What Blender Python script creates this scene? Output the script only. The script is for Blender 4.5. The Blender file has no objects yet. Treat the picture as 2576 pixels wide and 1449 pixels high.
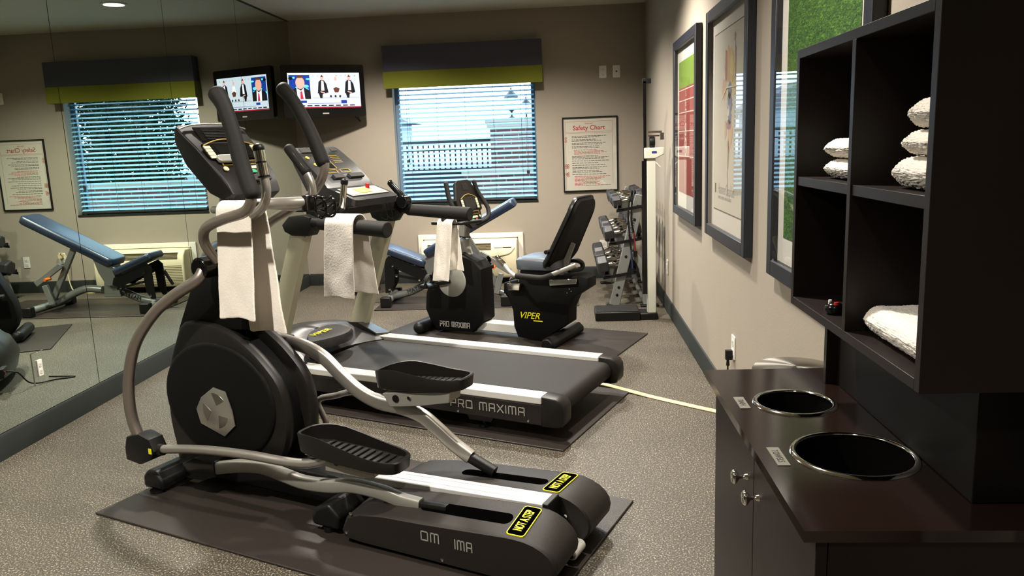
import bpy, bmesh, math, random
from mathutils import Vector, Matrix, noise
random.seed(7)
D = bpy.data
scn = bpy.context.scene
COL = scn.collection
PI = math.pi

# ------------------------------------------------------------------ camera
CAM = Vector((2.6588, -7.7827, 1.3644))
YAW, PITCH, ROLL, FPX = -0.0732, -0.1828, -0.0389, 1965.674
RW, RH = 3.4466, 2.62          # room width, height
def _basis():
    cy, sy, cp, sp = math.cos(YAW), math.sin(YAW), math.cos(PITCH), math.sin(PITCH)
    f = Vector((sy*cp, cy*cp, sp)); r = Vector((cy, -sy, 0)); u = r.cross(f)
    cr, sr = math.cos(ROLL), math.sin(ROLL)
    return r*cr+u*sr, u*cr-r*sr, f
R_, U_, F_ = _basis()
cam = D.cameras.new('camera'); co = D.objects.new('camera', cam); COL.objects.link(co)
co.matrix_world = Matrix(((R_.x, U_.x, -F_.x, CAM.x), (R_.y, U_.y, -F_.y, CAM.y), (R_.z, U_.z, -F_.z, CAM.z), (0, 0, 0, 1)))
cam.sensor_width = 36; cam.lens = FPX/2576*36; cam.clip_start = .02; cam.clip_end = 200
scn.camera = co

class Fr:
    """a machine's own frame on the floor: x along it, y across, z up (survey points are read into it)"""
    def __init__(s, ox, oy, deg):
        a = math.radians(deg); s.o = Vector((ox, oy, 0)); s.a = a
        s.M = Matrix(((math.cos(a), math.sin(a), 0), (-math.sin(a), math.cos(a), 0), (0, 0, 1)))
        s.c = s.M @ (CAM-s.o)
    def at(s, px, py, ax, v):
        d = s.M @ (F_+R_*((px-1288)/FPX)-U_*((py-724.5)/FPX)); i = 'xyz'.index(ax)
        return s.c+d*((v-s.c[i])/d[i])
    def y(s, v, *pts): return [s.at(p[0], p[1], 'y', v) for p in pts]
    def xz(s, v, *pts): return [(q.x, q.z) for q in s.y(v, *pts)]
    def path(s, *pts): return [s.at(p[0], p[1], 'y', p[2]) for p in pts]
G = Fr(0, 0, 0)
E1 = Fr(1.826, -5.009, -23.6)
T = Fr(1.8855, -3.6569, -23.7)
B = Fr(2.187, -2.3935, -24)

# ------------------------------------------------------------------ materials
def lin(c):
    return tuple(((x/255)/12.92 if x/255 <= .04045 else ((x/255+.055)/1.055)**2.4) for x in c)+(1,)
def mat(name, col, rough=.5, metal=0, bump=0, bscale=200, var=0, vscale=6, coat=0, emit=None, estr=1, sheen=0, spec=.5):
    m = D.materials.new(name); m.use_nodes = True; nt = m.node_tree; b = nt.nodes['Principled BSDF']
    c = lin(col)
    b.inputs['Base Color'].default_value = c; b.inputs['Roughness'].default_value = rough; b.inputs['Metallic'].default_value = metal
    b.inputs['Specular IOR Level'].default_value = spec
    if coat: b.inputs['Coat Weight'].default_value = coat; b.inputs['Coat Roughness'].default_value = .1
    if sheen: b.inputs['Sheen Weight'].default_value = sheen; b.inputs['Sheen Roughness'].default_value = .5
    if emit: b.inputs['Emission Color'].default_value = lin(emit); b.inputs['Emission Strength'].default_value = estr
    tc = nt.nodes.new('ShaderNodeTexCoord')
    if var:
        n = nt.nodes.new('ShaderNodeTexNoise'); n.inputs['Scale'].default_value = vscale; n.inputs['Detail'].default_value = 6
        nt.links.new(tc.outputs['Object'], n.inputs['Vector'])
        mx = nt.nodes.new('ShaderNodeMix'); mx.data_type = 'RGBA'
        mx.inputs[6].default_value = tuple(x*(1-var) for x in c[:3])+(1,); mx.inputs[7].default_value = tuple(min(1, x*(1+var)) for x in c[:3])+(1,)
        nt.links.new(n.outputs['Fac'], mx.inputs[0]); nt.links.new(mx.outputs[2], b.inputs['Base Color'])
    if bump:
        n = nt.nodes.new('ShaderNodeTexNoise'); n.inputs['Scale'].default_value = bscale; n.inputs['Detail'].default_value = 3
        nt.links.new(tc.outputs['Object'], n.inputs['Vector'])
        bp = nt.nodes.new('ShaderNodeBump'); bp.inputs['Strength'].default_value = bump; bp.inputs['Distance'].default_value = .002
        nt.links.new(n.outputs['Fac'], bp.inputs['Height']); nt.links.new(bp.outputs['Normal'], b.inputs['Normal'])
    return m
M = {}
M['wall'] = mat('wall_paint', (156, 146, 132), .85, bump=.25, bscale=120, var=.03)
M['ceiling'] = mat('ceiling_paint', (205, 201, 186), .9, bump=.2, bscale=90)
M['base'] = mat('baseboard_rubber', (34, 38, 36), .6, spec=.3)
M['black'] = mat('black_plastic', (16, 15, 15), .42, spec=.3, bump=.12, bscale=500)
M['blackgloss'] = mat('gloss_black', (14, 13, 13), .15)
M['foam'] = mat('black_foam', (24, 22, 20), .65, spec=.25, bump=.3, bscale=700)
M['shroud'] = mat('dark_shroud_plastic', (22, 19, 17), .42, spec=.32, bump=.15, bscale=600)
M['disc'] = mat('matte_black_disc', (10, 9, 9), .6, spec=.15, bump=.25, bscale=500)
M['ramp'] = mat('ramp_plastic', (34, 30, 27), .5, spec=.3, bump=.3, bscale=500)
M['silver'] = mat('silver_painted_tube', (176, 170, 163), .35, metal=.8)
M['darksilver'] = mat('pewter_tube', (160, 149, 141), .35, metal=.8)
M['grey'] = mat('grey_painted_steel', (150, 148, 140), .4, metal=.3)
M['tpost'] = mat('treadmill_post_paint', (176, 170, 146), .4, metal=.25)
M['benchgrey'] = mat('bench_grey_paint', (136, 138, 134), .3, metal=.35)
M['alu'] = mat('brushed_aluminium', (238, 236, 230), .3, metal=.35)  # whitened: reflected window and lamp light is put into the base colour
M['chrome'] = mat('chrome', (225, 220, 212), .08, metal=1)
M['vinyl'] = mat('black_vinyl', (14, 15, 17), .32, spec=.4, bump=.15, bscale=300)
M['seatgrey'] = mat('grey_seat_vinyl', (70, 74, 82), .35)
M['mat'] = mat('rubber_mat', (42, 36, 32), .42, bump=.5, bscale=350, var=.12, vscale=4)
M['belt'] = mat('running_belt', (27, 24, 21), .6, spec=.25, bump=.4, bscale=900, var=.1, vscale=3)
M['hood'] = mat('motor_hood', (32, 31, 31), .34, bump=.2, bscale=500)
M['yellow'] = mat('yellow_print', (238, 226, 20), .5, emit=(238, 226, 20), estr=.06)
M['gold'] = mat('gold_print', (176, 146, 60), .5)
M['paleprint'] = mat('cream_buttons', (205, 196, 165), .5)
M['lcd'] = mat('dark_display', (18, 20, 18), .12)
M['green'] = mat('green_button', (50, 150, 100), .5)
M['red'] = mat('red_plastic', (160, 18, 22), .4)
M['pinkred'] = mat('red_button', (222, 80, 80), .5)
M['silprint'] = mat('silver_lettering', (190, 186, 178), .35, metal=.4)
M['towel'] = mat('white_terry', (240, 232, 220), .95, bump=.8, bscale=420, sheen=.4, var=.04, vscale=60)
M['frame'] = mat('charcoal_frame', (27, 28, 36), .45, bump=.1, bscale=60)
M['matboard'] = mat('mat_board', (222, 218, 208), .9)
M['paper'] = mat('art_paper', (208, 203, 188), .9)
M['brushed'] = mat('brushed_nickel', (190, 184, 176), .3, metal=.8)
M['slotblack'] = mat('print_and_void_black', (3, 3, 3), .9, spec=0)
M['bandred'] = mat('red_band', (112, 16, 18), .6); M['bandblue'] = mat('blue_band', (26, 36, 84), .6)
M['discgrey'] = mat('grey_disc_plastic', (172, 172, 164), .5)
M['benchvinyl'] = mat('black_vinyl_window_blue', (30, 46, 70), .33, spec=.8)  # black pads; the window's blue reflection is put into the base colour
M['woodshaded'] = mat('shadowed_laminate', (13, 9, 8), .5, var=.2, vscale=14, spec=.2)  # copy of the espresso laminate with the hutch's shade put into its colour
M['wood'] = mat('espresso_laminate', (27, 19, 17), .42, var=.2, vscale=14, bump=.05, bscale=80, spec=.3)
M['woodtop'] = mat('espresso_counter', (28, 18, 15), .16, var=.15, vscale=10)
M['cream'] = mat('cream_plastic', (226, 216, 182), .45)
M['creamdark'] = mat('grille_shadow', (110, 98, 70), .7)
M['whiteplate'] = mat('white_plate', (228, 224, 214), .4)
M['slot'] = mat('dark_slot', (30, 28, 26), .7)
M['valtop'] = mat('grey_valance_fabric', (70, 70, 80), .9, bump=.4, bscale=800)
M['valband'] = mat('olive_valance_fabric', (108, 110, 24), .9, bump=.4, bscale=800)
M['slat'] = mat('blind_slat', (132, 190, 216), .5)  # whitish slats; the blue of the sky light is put into the colour
M['cord'] = mat('beige_cord', (206, 190, 150), .6)
M['blue'] = mat('blue_rubber', (34, 48, 120), .5)
M['scalewhite'] = mat('scale_enamel', (204, 204, 190), .35)
M['hex'] = mat('hex_rubber', (44, 43, 44), .42, bump=.2, bscale=300)
M['ball'] = mat('grey_ball_vinyl', (60, 60, 62), .3)
M['orange'] = mat('orange_knob', (225, 110, 30), .5)
M['signplate'] = mat('engraved_plate', (150, 146, 136), .35, metal=.6)
M['ink'] = mat('ink', (40, 36, 34), .8)
M['redink'] = mat('red_ink', (178, 60, 50), .8)
M['light'] = mat('lamp_glow', (255, 240, 215), .5, emit=(255, 238, 214), estr=14)
M['whitetrim'] = mat('white_trim', (215, 212, 205), .5)
M['winframe'] = mat('window_frame', (110, 130, 150), .4)

def nodes(m): return m.node_tree, m.node_tree.nodes['Principled BSDF']
# rubber floor with flecks
m = mat('speckled_rubber_floor', (100, 92, 78), .55); nt, b = nodes(m); M['floor'] = m
tc = nt.nodes.new('ShaderNodeTexCoord')
def tex(kind, scale, **k):
    n = nt.nodes.new(kind); n.inputs['Scale'].default_value = scale; nt.links.new(tc.outputs['Object'], n.inputs['Vector'])
    for a, v in k.items(): n.inputs[a].default_value = v
    return n
def ramp(src, stops):
    r = nt.nodes.new('ShaderNodeValToRGB'); e = r.color_ramp.elements
    while len(e) < len(stops): e.new(.5)
    for i, (p, c) in enumerate(stops): e[i].position = p; e[i].color = lin(c)
    nt.links.new(src, r.inputs['Fac']); return r
def mixc(a, b2, fac, mode='MIX'):
    mx = nt.nodes.new('ShaderNodeMix'); mx.data_type = 'RGBA'; mx.blend_type = mode
    for i, v in ((6, a), (7, b2), (0, fac)):
        if isinstance(v, (tuple, float)): mx.inputs[i].default_value = v
        else: nt.links.new(v, mx.inputs[i])
    return mx.outputs[2]
v1 = tex('ShaderNodeTexNoise', 170, Detail=2)
r1 = ramp(v1.outputs['Fac'], [(.36, (54, 48, 41)), (.49, (82, 74, 62)), (.58, (104, 95, 80)), (.68, (200, 190, 166))])
v2 = tex('ShaderNodeTexNoise', 2.2, Detail=3)
r2 = ramp(v2.outputs['Fac'], [(.3, (196, 196, 196)), (.7, (222, 222, 222))])
nt.links.new(mixc(r1.outputs[0], r2.outputs[0], 1.0, 'MULTIPLY'), b.inputs['Base Color'])
bp = nt.nodes.new('ShaderNodeBump'); bp.inputs['Strength'].default_value = .4; bp.inputs['Distance'].default_value = .002
nt.links.new(v1.outputs['Fac'], bp.inputs['Height']); nt.links.new(bp.outputs['Normal'], b.inputs['Normal'])
# mirror
m = mat('silvered_mirror', (206, 218, 206), .0, metal=1); M['mirror'] = m
m = mat('mirror_edge', (28, 34, 30), .3); M['mirroredge'] = m
# clear glass (thin pane)
def glassmat(name, ior=1.5, tint=(1, 1, 1, 1)):
    m = D.materials.new(name); m.use_nodes = True; nt = m.node_tree; nt.nodes.clear()
    o = nt.nodes.new('ShaderNodeOutputMaterial'); t = nt.nodes.new('ShaderNodeBsdfTransparent'); g = nt.nodes.new('ShaderNodeBsdfGlossy')
    g.inputs['Roughness'].default_value = 0.0; t.inputs['Color'].default_value = tint
    lw = nt.nodes.new('ShaderNodeLayerWeight'); lw.inputs['Blend'].default_value = .5
    pw = nt.nodes.new('ShaderNodeMath'); pw.operation = 'POWER'; pw.inputs[1].default_value = 4.5; nt.links.new(lw.outputs['Facing'], pw.inputs[0])
    r0 = ((ior-1)/(ior+1))**2*2
    f = nt.nodes.new('ShaderNodeMath'); f.operation = 'MULTIPLY_ADD'; f.inputs[1].default_value = 1-r0; f.inputs[2].default_value = r0; nt.links.new(pw.outputs[0], f.inputs[0])
    mx = nt.nodes.new('ShaderNodeMixShader'); nt.links.new(f.outputs[0], mx.inputs[0]); nt.links.new(t.outputs[0], mx.inputs[1]); nt.links.new(g.outputs[0], mx.inputs[2])
    nt.links.new(mx.outputs[0], o.inputs['Surface']); return m
M['glass'] = glassmat('picture_glass', 1.6)
M['pane'] = glassmat('window_glass', 1.35, (.93, .97, 1, 1))
# brick (outside)
m = mat('red_brown_brick', (120, 70, 60), .9); nt, b = nodes(m); M['brick'] = m
tc = nt.nodes.new('ShaderNodeTexCoord'); mp = nt.nodes.new('ShaderNodeMapping'); mp.inputs['Rotation'].default_value = (PI/2, 0, 0)
nt.links.new(tc.outputs['Object'], mp.inputs['Vector'])
bk = nt.nodes.new('ShaderNodeTexBrick'); bk.inputs['Scale'].default_value = 1; bk.inputs['Brick Width'].default_value = .2; bk.inputs['Row Height'].default_value = .07; bk.inputs['Mortar Size'].default_value = .008
bk.inputs['Color1'].default_value = lin((92, 56, 52)); bk.inputs['Color2'].default_value = lin((66, 42, 42)); bk.inputs['Mortar'].default_value = lin((120, 108, 108))
nt.links.new(mp.outputs[0], bk.inputs['Vector']); nt.links.new(bk.outputs[0], b.inputs['Base Color'])
M['fence'] = mat('dark_iron', (14, 16, 22), .5)
M['limestone'] = mat('pillar_cap_stone', (150, 142, 132), .9)
M['hedge'] = mat('evergreen_leaf', (18, 36, 22), 1, var=.5, vscale=8, spec=.05)
M['bark'] = mat('bark', (38, 30, 26), .9)
M['asphalt'] = mat('pale_paving', (70, 74, 82), .9, var=.1)
M['housewall'] = mat('pale_house_wall', (176, 186, 196), .9)
M['roof'] = mat('grey_roof', (120, 112, 116), .9)
M['lampglass'] = mat('frosted_lamp_glass', (245, 240, 230), .4)
M['darkblock'] = mat('dark_blue_siding', (16, 22, 42), .7)
# radial brushed steel
m = mat('radial_brushed_steel', (190, 185, 178), .3, metal=1); nt, b = nodes(m); M['steelradial'] = m
b.inputs['Anisotropic'].default_value = .9
tg = nt.nodes.new('ShaderNodeTangent'); tg.direction_type = 'RADIAL'; tg.axis = 'Z'; nt.links.new(tg.outputs[0], b.inputs['Tangent'])
M['steel'] = mat('brushed_steel', (180, 176, 168), .25, metal=1)
# grass photo
m = mat('grass_photo', (60, 110, 40), .7); nt, b = nodes(m); M['grassart'] = m
tc = nt.nodes.new('ShaderNodeTexCoord'); mp = nt.nodes.new('ShaderNodeMapping'); mp.inputs['Scale'].default_value = (1, 3, 1)
mp.inputs['Rotation'].default_value = (.5, 0, 0)
nt.links.new(tc.outputs['Object'], mp.inputs['Vector'])
n1 = nt.nodes.new('ShaderNodeTexNoise'); n1.inputs['Scale'].default_value = 45; n1.inputs['Detail'].default_value = 8; n1.inputs['Distortion'].default_value = 1.5; nt.links.new(mp.outputs[0], n1.inputs['Vector'])
rr = nt.nodes.new('ShaderNodeValToRGB'); e = rr.color_ramp.elements; e.new(.5)
for i, (p, c) in enumerate([(.3, (14, 34, 8)), (.52, (52, 92, 30)), (.72, (112, 150, 60))]): e[i].position = p; e[i].color = lin(c)
nt.links.new(n1.outputs['Fac'], rr.inputs['Fac']); nt.links.new(rr.outputs[0], b.inputs['Base Color'])
M['trackred'] = mat('track_red', (150, 66, 60), .8, var=.12, vscale=5)  # red dulled, haze of the picture glass is put into the colour
M['trackgreen'] = mat('track_green', (120, 150, 52), .8)
M['trackline'] = mat('track_line', (225, 205, 195), .8)
for k, c in dict(wc_orange=(214, 176, 144), wc_yellow=(216, 196, 140), wc_blue=(112, 120, 158), wc_purple=(164, 112, 140), wc_grey=(150, 146, 140), wc_brown=(176, 142, 122)).items():
    M[k] = mat('watercolour_'+k[3:], c, .9)
def emis(name, col, s):
    return mat(name, (5, 5, 5), .3, emit=col, estr=s)
for k, c, s in (('tv_white', (214, 222, 240), 1.25), ('tv_blue', (14, 60, 160), 1.1), ('tv_cyan', (90, 210, 255), 2.0), ('tv_navy', (12, 16, 36), .5), ('tv_skin', (244, 176, 160), 1.3),
                ('tv_hair', (120, 66, 48), .8), ('tv_tie', (200, 40, 70), 1.2), ('tv_grey', (186, 190, 200), 1.4), ('tv_red', (190, 20, 50), 1.0), ('tv_shirt', (235, 235, 245), 1.7), ('tv_green', (150, 200, 170), 1.2)):
    M[k] = emis(k, c, s)

# ------------------------------------------------------------------ mesh builder
def cr(pts, n=6, closed=False):
    """Catmull-Rom through points (tuples/Vectors of any same length)"""
    P = [Vector(p) for p in pts]; out = []; N = len(P)
    rng = range(N if closed else N-1)
    for i in rng:
        p0 = P[(i-1) % N] if closed or i > 0 else P[0]*2-P[1]
        p1 = P[i]; p2 = P[(i+1) % N]; p3 = P[(i+2) % N] if closed or i+2 < N else P[-1]*2-P[-2]
        for k in range(n):
            t = k/n
            out.append(.5*((2*p1)+(p2-p0)*t+(2*p0-5*p1+4*p2-p3)*t*t+(3*p1-p0-3*p2+p3)*t**3))
    if not closed: out.append(P[-1])
    return out
class MB:
    def __init__(s): s.bm = bmesh.new(); s.mi = 0
    def m(s, i): s.mi = i; return s
    def _f(s, vs, smooth=False):
        try:
            f = s.bm.faces.new(vs); f.material_index = s.mi; f.smooth = smooth; return f
        except ValueError: return None
    def box(s, x0, x1, y0, y1, z0, z1, mtx=None):
        v = [Vector((x, y, z)) for x in (x0, x1) for y in (y0, y1) for z in (z0, z1)]
        if mtx: v = [mtx @ q for q in v]
        v = [s.bm.verts.new(q) for q in v]
        for f in ((0, 1, 3, 2), (4, 6, 7, 5), (0, 4, 5, 1), (2, 3, 7, 6), (0, 2, 6, 4), (1, 5, 7, 3)): s._f([v[i] for i in f])
        return s
    def obox(s, p0, p1, w, h, up=(0, 0, 1)):
        """box beam from p0 to p1, width w (sideways) and height h"""
        p0 = Vector(p0); p1 = Vector(p1); d = (p1-p0); L = d.length; d.normalize()
        sd = d.cross(Vector(up)).normalized(); u = sd.cross(d)
        mt = Matrix(((d.x, sd.x, u.x, p0.x), (d.y, sd.y, u.y, p0.y), (d.z, sd.z, u.z, p0.z), (0, 0, 0, 1)))
        return s.box(0, L, -w/2, w/2, -h/2, h/2, mt)
    def loft(s, rings, caps=True, smooth=True, closed=True):
        R = [[s.bm.verts.new(p) for p in r] for r in rings]; n = len(R[0])
        for a, b in zip(R[:-1], R[1:]):
            for i in range(n if closed else n-1):
                s._f([a[i], a[(i+1) % n], b[(i+1) % n], b[i]], smooth)
        if caps:
            s._f(R[0][::-1]); s._f(R[-1])
        return s
    def prism(s, prof, y0, y1, axis='y', inset=None, smooth=False):
        """2D profile extruded; axis y: (x,z); axis x: (y,z); axis z: (x,y)"""
        def P(p, t):
            return {'y': (p[0], t, p[1]), 'x': (t, p[0], p[1]), 'z': (p[0], p[1], t)}[axis]
        if inset:
            cx = sum(p[0] for p in prof)/len(prof); cz = sum(p[1] for p in prof)/len(prof)
            def sh(p, k):
                d = Vector((p[0]-cx, p[1]-cz)); L = d.length; d = d*(max(0, L-k)/L) if L else d
                return (cx+d.x, cz+d.y)
            e = inset*(1 if y1 > y0 else -1)
            rings = [(y0, inset), (y0+e*.3, inset*.3), (y0+e, 0), (y1-e, 0), (y1-e*.3, inset*.3), (y1, inset)]
            return s.loft([[P(sh(p, k), t) for p in prof] for t, k in rings], True, True)
        return s.loft([[P(p, y0) for p in prof], [P(p, y1) for p in prof]], True, smooth)
    def tube(s, pts, r, seg=14, sub=6, flat=None, caps=True, round_end=False):
        """swept tube; r number or list per point; flat=(w,h) gives a rounded-rect section, h along world z"""
        n = len(pts); rr = r if isinstance(r, (list, tuple)) else [r]*n
        if sub > 1 and n > 2:
            q = cr([(*p, rr[i]) for i, p in enumerate(pts)], sub)
        else: q = [Vector((*p, rr[i])) for i, p in enumerate(pts)]
        P = [v.to_3d() if len(v) == 3 else Vector(v[:3]) for v in q]; Rr = [v[3] for v in q]
        rings = []; pu = None
        for i, p in enumerate(P):
            d = (P[min(i+1, len(P)-1)]-P[max(i-1, 0)]).normalized()
            if flat:
                sd = d.cross(Vector((0, 0, 1)))
                if sd.length < .1: sd = Vector((0, 1, 0))
                sd.normalize(); u = sd.cross(d)
            else:
                if pu is None:
                    u = Vector((0, 0, 1)) if abs(d.z) < .9 else Vector((1, 0, 0))
                else: u = pu
                u = (u-d*u.dot(d)).normalized(); sd = d.cross(u); pu = u
            ring = []
            for k in range(seg):
                a = 2*PI*k/seg; c_, s_ = math.cos(a), math.sin(a)
                if flat:
                    e = .45; w = math.copysign(abs(c_)**e, c_)*flat[0]/2*Rr[i]; h = math.copysign(abs(s_)**e, s_)*flat[1]/2*Rr[i]
                else: w = c_*Rr[i]; h = s_*Rr[i]
                ring.append(p+sd*w+u*h)
            rings.append(ring)
        if round_end and not flat:
            for end in (0, -1):
                p = P[end]; d = (P[end]-P[1 if end == 0 else -2]).normalized(); base = rings[end]; extra = []
                for a in (.35, .7, 1.1, 1.45):
                    extra.append([p+(q2-p)*math.cos(a)+d*Rr[end]*math.sin(a)*.8 for q2 in base])
                rings = (extra[::-1]+rings) if end == 0 else rings+extra
        return s.loft(rings, caps, True)
    def cyl(s, p0, p1, r, seg=24, r1=None):
        return s.tube([p0, p1], [r, r if r1 is None else r1], seg, 1)
    def lathe(s, prof, o=(0, 0, 0), seg=32, axis='z', caps=True):
        o = Vector(o); rings = []
        for r, h in prof:
            ring = []
            for k in range(seg):
                a = 2*PI*k/seg; c_, s_ = math.cos(a)*r, math.sin(a)*r
                ring.append(o+Vector({'z': (c_, s_, h), 'y': (c_, h, s_), 'x': (h, c_, s_)}[axis]))
            rings.append(ring)
        return s.loft(rings, caps, True)
    def poly(s, pts): return (s._f([s.bm.verts.new(p) for p in pts]), s)[1]
    def build(s, name, mats, parent=None, bevel=0, seg=2, ang=35, subsurf=0, loc=None):
        me = D.meshes.new(name); bmesh.ops.recalc_face_normals(s.bm, faces=s.bm.faces[:]); 
        for f in s.bm.faces: f.smooth = True
        s.bm.to_mesh(me); s.bm.free()
        me.set_sharp_from_angle(angle=math.radians(ang))
        for q in (mats if isinstance(mats, (list, tuple)) else [mats]): me.materials.append(M[q])
        o = D.objects.new(name, me); COL.objects.link(o)
        if parent: o.parent = parent
        if loc: o.location = loc
        if bevel:
            md = o.modifiers.new('bevel', 'BEVEL'); md.width = bevel; md.segments = seg; md.limit_method = 'ANGLE'; md.angle_limit = math.radians(40); md.harden_normals = False
        if subsurf:
            md = o.modifiers.new('sub', 'SUBSURF'); md.levels = md.render_levels = subsurf
        return o
def tag(o, label, cat, group=None, kind=None):
    o['label'] = label; o['category'] = cat
    if group: o['group'] = group
    if kind: o['kind'] = kind
    return o
def struct(o, label=None):
    o['kind'] = 'structure'
    if label: o['label'] = label
    return o
def empty(name, fr=None, loc=(0, 0, 0), rz=0):
    o = D.objects.new(name, None); COL.objects.link(o); o.empty_display_size = .1
    if fr: o.location = fr.o; o.rotation_euler = (0, 0, fr.a)
    else: o.location = loc; o.rotation_euler = (0, 0, rz)
    return o
def place(o, fr): o.location = fr.o; o.rotation_euler = (0, 0, fr.a); return o
def text(body, size, mtx, name, m, parent=None, shear=0, depth=.0008, sx=1, align='LEFT', bold=0, extra=None):
    """flat lettering; mtx maps text plane (x right, y up, z out) to the parent's space"""
    cu = D.curves.new(name, 'FONT'); cu.body = body; cu.size = size; cu.shear = shear; cu.extrude = depth; cu.align_x = align; cu.offset = bold
    ob = D.objects.new(name, cu); COL.objects.link(ob)
    dg = bpy.context.evaluated_depsgraph_get(); me = D.meshes.new_from_object(ob.evaluated_get(dg)); me.name = name
    D.objects.remove(ob); D.curves.remove(cu)
    me.transform(mtx @ Matrix.Diagonal((sx, 1, 1, 1)))
    me.materials.clear(); me.materials.append(M[m])
    o = D.objects.new(name, me); COL.objects.link(o)
    if parent: o.parent = parent
    return o
STROKES = {'P': (.8, [(0, 0, 0, .62), (0, 1, .8, 1), (.8, 1, .8, .45), (.8, .45, 0, .45)]), 'R': (.8, [(0, 0, 0, .8), (0, 1, .8, 1), (.8, 1, .8, .45), (.8, .45, 0, .45), (.5, .45, .8, 0)]),
    'O': (.9, [(0, 0, 0, 1), (0, 1, .9, 1), (.9, 1, .9, 0), (.9, 0, 0, 0)]), 'M': (1.05, [(0, 0, 0, 1), (0, 1, 1.05, 1), (1.05, 1, 1.05, 0), (.52, 1, .52, 0)]), 'A': (.8, [(0, 0, 0, 1), (0, 1, .8, 1), (.8, 1, .8, 0), (0, .42, .8, .42)]),
    'X': (.85, [(0, 0, .85, 1), (0, 1, .85, 0)]), 'I': (.0, [(0, 0, 0, 1)]), ' ': (.35, [])}
def lettering(word, width, height, mtx, m, parent, st=.13, depth=.001):
    tot = sum(STROKES[c][0] for c in word)+.42*(len(word)-1); kx = width/tot; x = 0; b = MB(); w = st*height/2
    for c in word:
        cw, sg = STROKES[c]
        for x0, y0, x1, y1 in sg:
            p = Vector(((x+x0)*kx, y0*height)); q = Vector(((x+x1)*kx, y1*height)); d = (q-p).normalized(); n = Vector((-d.y, d.x))*w; p = p-d*w; q = q+d*w
            cs = [p+n, p-n, q-n, q+n]
            b.loft([[mtx @ Vector((v.x, v.y, z)) for v in cs] for z in (0, depth)], smooth=False)
        x += cw+.42
    return b.build('lettering', m, parent)
def plane_mtx(o, right, up):
    o = Vector(o); r = Vector(right).normalized(); u = Vector(up); u = (u-r*u.dot(r)).normalized(); n = r.cross(u)
    return Matrix(((r.x, u.x, n.x, o.x), (r.y, u.y, n.y, o.y), (r.z, u.z, n.z, o.z), (0, 0, 0, 1)))
def copy_tree(o, parent=None):
    c = o.copy(); COL.objects.link(c); c.parent = parent
    for ch in [q for q in D.objects if q.parent == o]: copy_tree(ch, c)
    return c
def rrect(x0, x1, y0, y1, r, n=4):
    out = []
    for cx, cy, a0 in ((x1-r, y1-r, 0), (x0+r, y1-r, PI/2), (x0+r, y0+r, PI), (x1-r, y0+r, 1.5*PI)):
        for k in range(n+1):
            a = a0+PI/2*k/n; out.append((cx+r*math.cos(a), cy+r*math.sin(a)))
    return out

# ------------------------------------------------------------------ room shell
YF = -9.6
b = MB(); b.box(-.05, RW+.05, YF, .2, -.06, 0); struct(b.build('floor', 'floor'), 'speckled grey brown rubber gym floor')
b = MB(); b.box(-.05, RW+.05, YF, .2, RH, RH+.06); struct(b.build('ceiling', 'ceiling'), 'painted ceiling of the gym')
WX0, WX1, WZ0, WZ1 = .985, 2.385, .80, 2.06
b = MB()
b.box(-.1, WX0, 0, .16, 0, RH); b.box(WX1, RW+.1, 0, .16, 0, RH); b.box(WX0, WX1, 0, .16, 0, WZ0); b.box(WX0, WX1, 0, .16, WZ1, RH)
struct(b.build('wall_back', 'wall'), 'taupe wall with the window')
b = MB(); b.box(RW, RW+.1, YF, 0, 0, RH); struct(b.build('wall_right', 'wall'), 'taupe wall hung with framed pictures')
b = MB(); b.box(-.1, -.008, YF, 0, 0, RH); struct(b.build('wall_left', 'mirroredge'), 'wall behind the mirror panels')
b = MB(); b.box(-.1, RW+.1, YF-.1, YF, 0, RH); struct(b.build('wall_front', 'wall'), 'taupe wall behind the viewer')
bp_ = [(0, 0), (-.012, 0), (-.012, .105), (-.008, .118), (0, .122)]
def bb(name, f):
    b = MB(); f(b); struct(b.build(name, 'base'), 'dark grey rubber baseboard')
bb('baseboard_back', lambda b: b.loft([[(x, -.0+p[0], p[1]) for p in bp_] for x in (.013, RW-.013)]))
bb('baseboard_right', lambda b: b.loft([[(RW+p[0], y, p[1]) for p in bp_] for y in (YF, 0)]))
bb('baseboard_left', lambda b: b.loft([[(-p[0]*1.4-.007, y, p[1]) for p in bp_] for y in (YF, 0)]))
# ceiling trim above mirrors
b = MB(); b.box(-.007, .006, YF, 0, RH-.012, RH); struct(b.build('trim_1', 'mirroredge'), 'thin dark channel along the top of the mirrors')
# mirror panels
seams = [0, -1.262, -2.48, -3.70, -4.92, -6.14, -7.36, -8.58]
names = ['mirror panel in the corner beside the television', 'second mirror panel from the far corner, showing the reflected television', 'third mirror panel from the far corner, reflecting window blinds',
         'nearest mirror panel in view, with the outlet low on it', 'mirror panel next to the front edge of the view', 'mirror panel beyond the left edge of the view', 'last mirror panel at the front wall']
for i in range(5):
    b = MB(); y1, y0 = seams[i]-.0025, seams[i+1]+.0025
    if i == 0: y1 = -.003
    b.box(-.006, 0, y0, y1, .124, RH-.012)
    b.bm.faces.ensure_lookup_table()
    for f in b.bm.faces:
        c = f.calc_center_median(); f.material_index = 0 if c.x > -.001 else 1
    tag(b.build('mirror_panel', ['mirror', 'mirroredge']), names[i], 'mirror', 'wall mirror panels')
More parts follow.
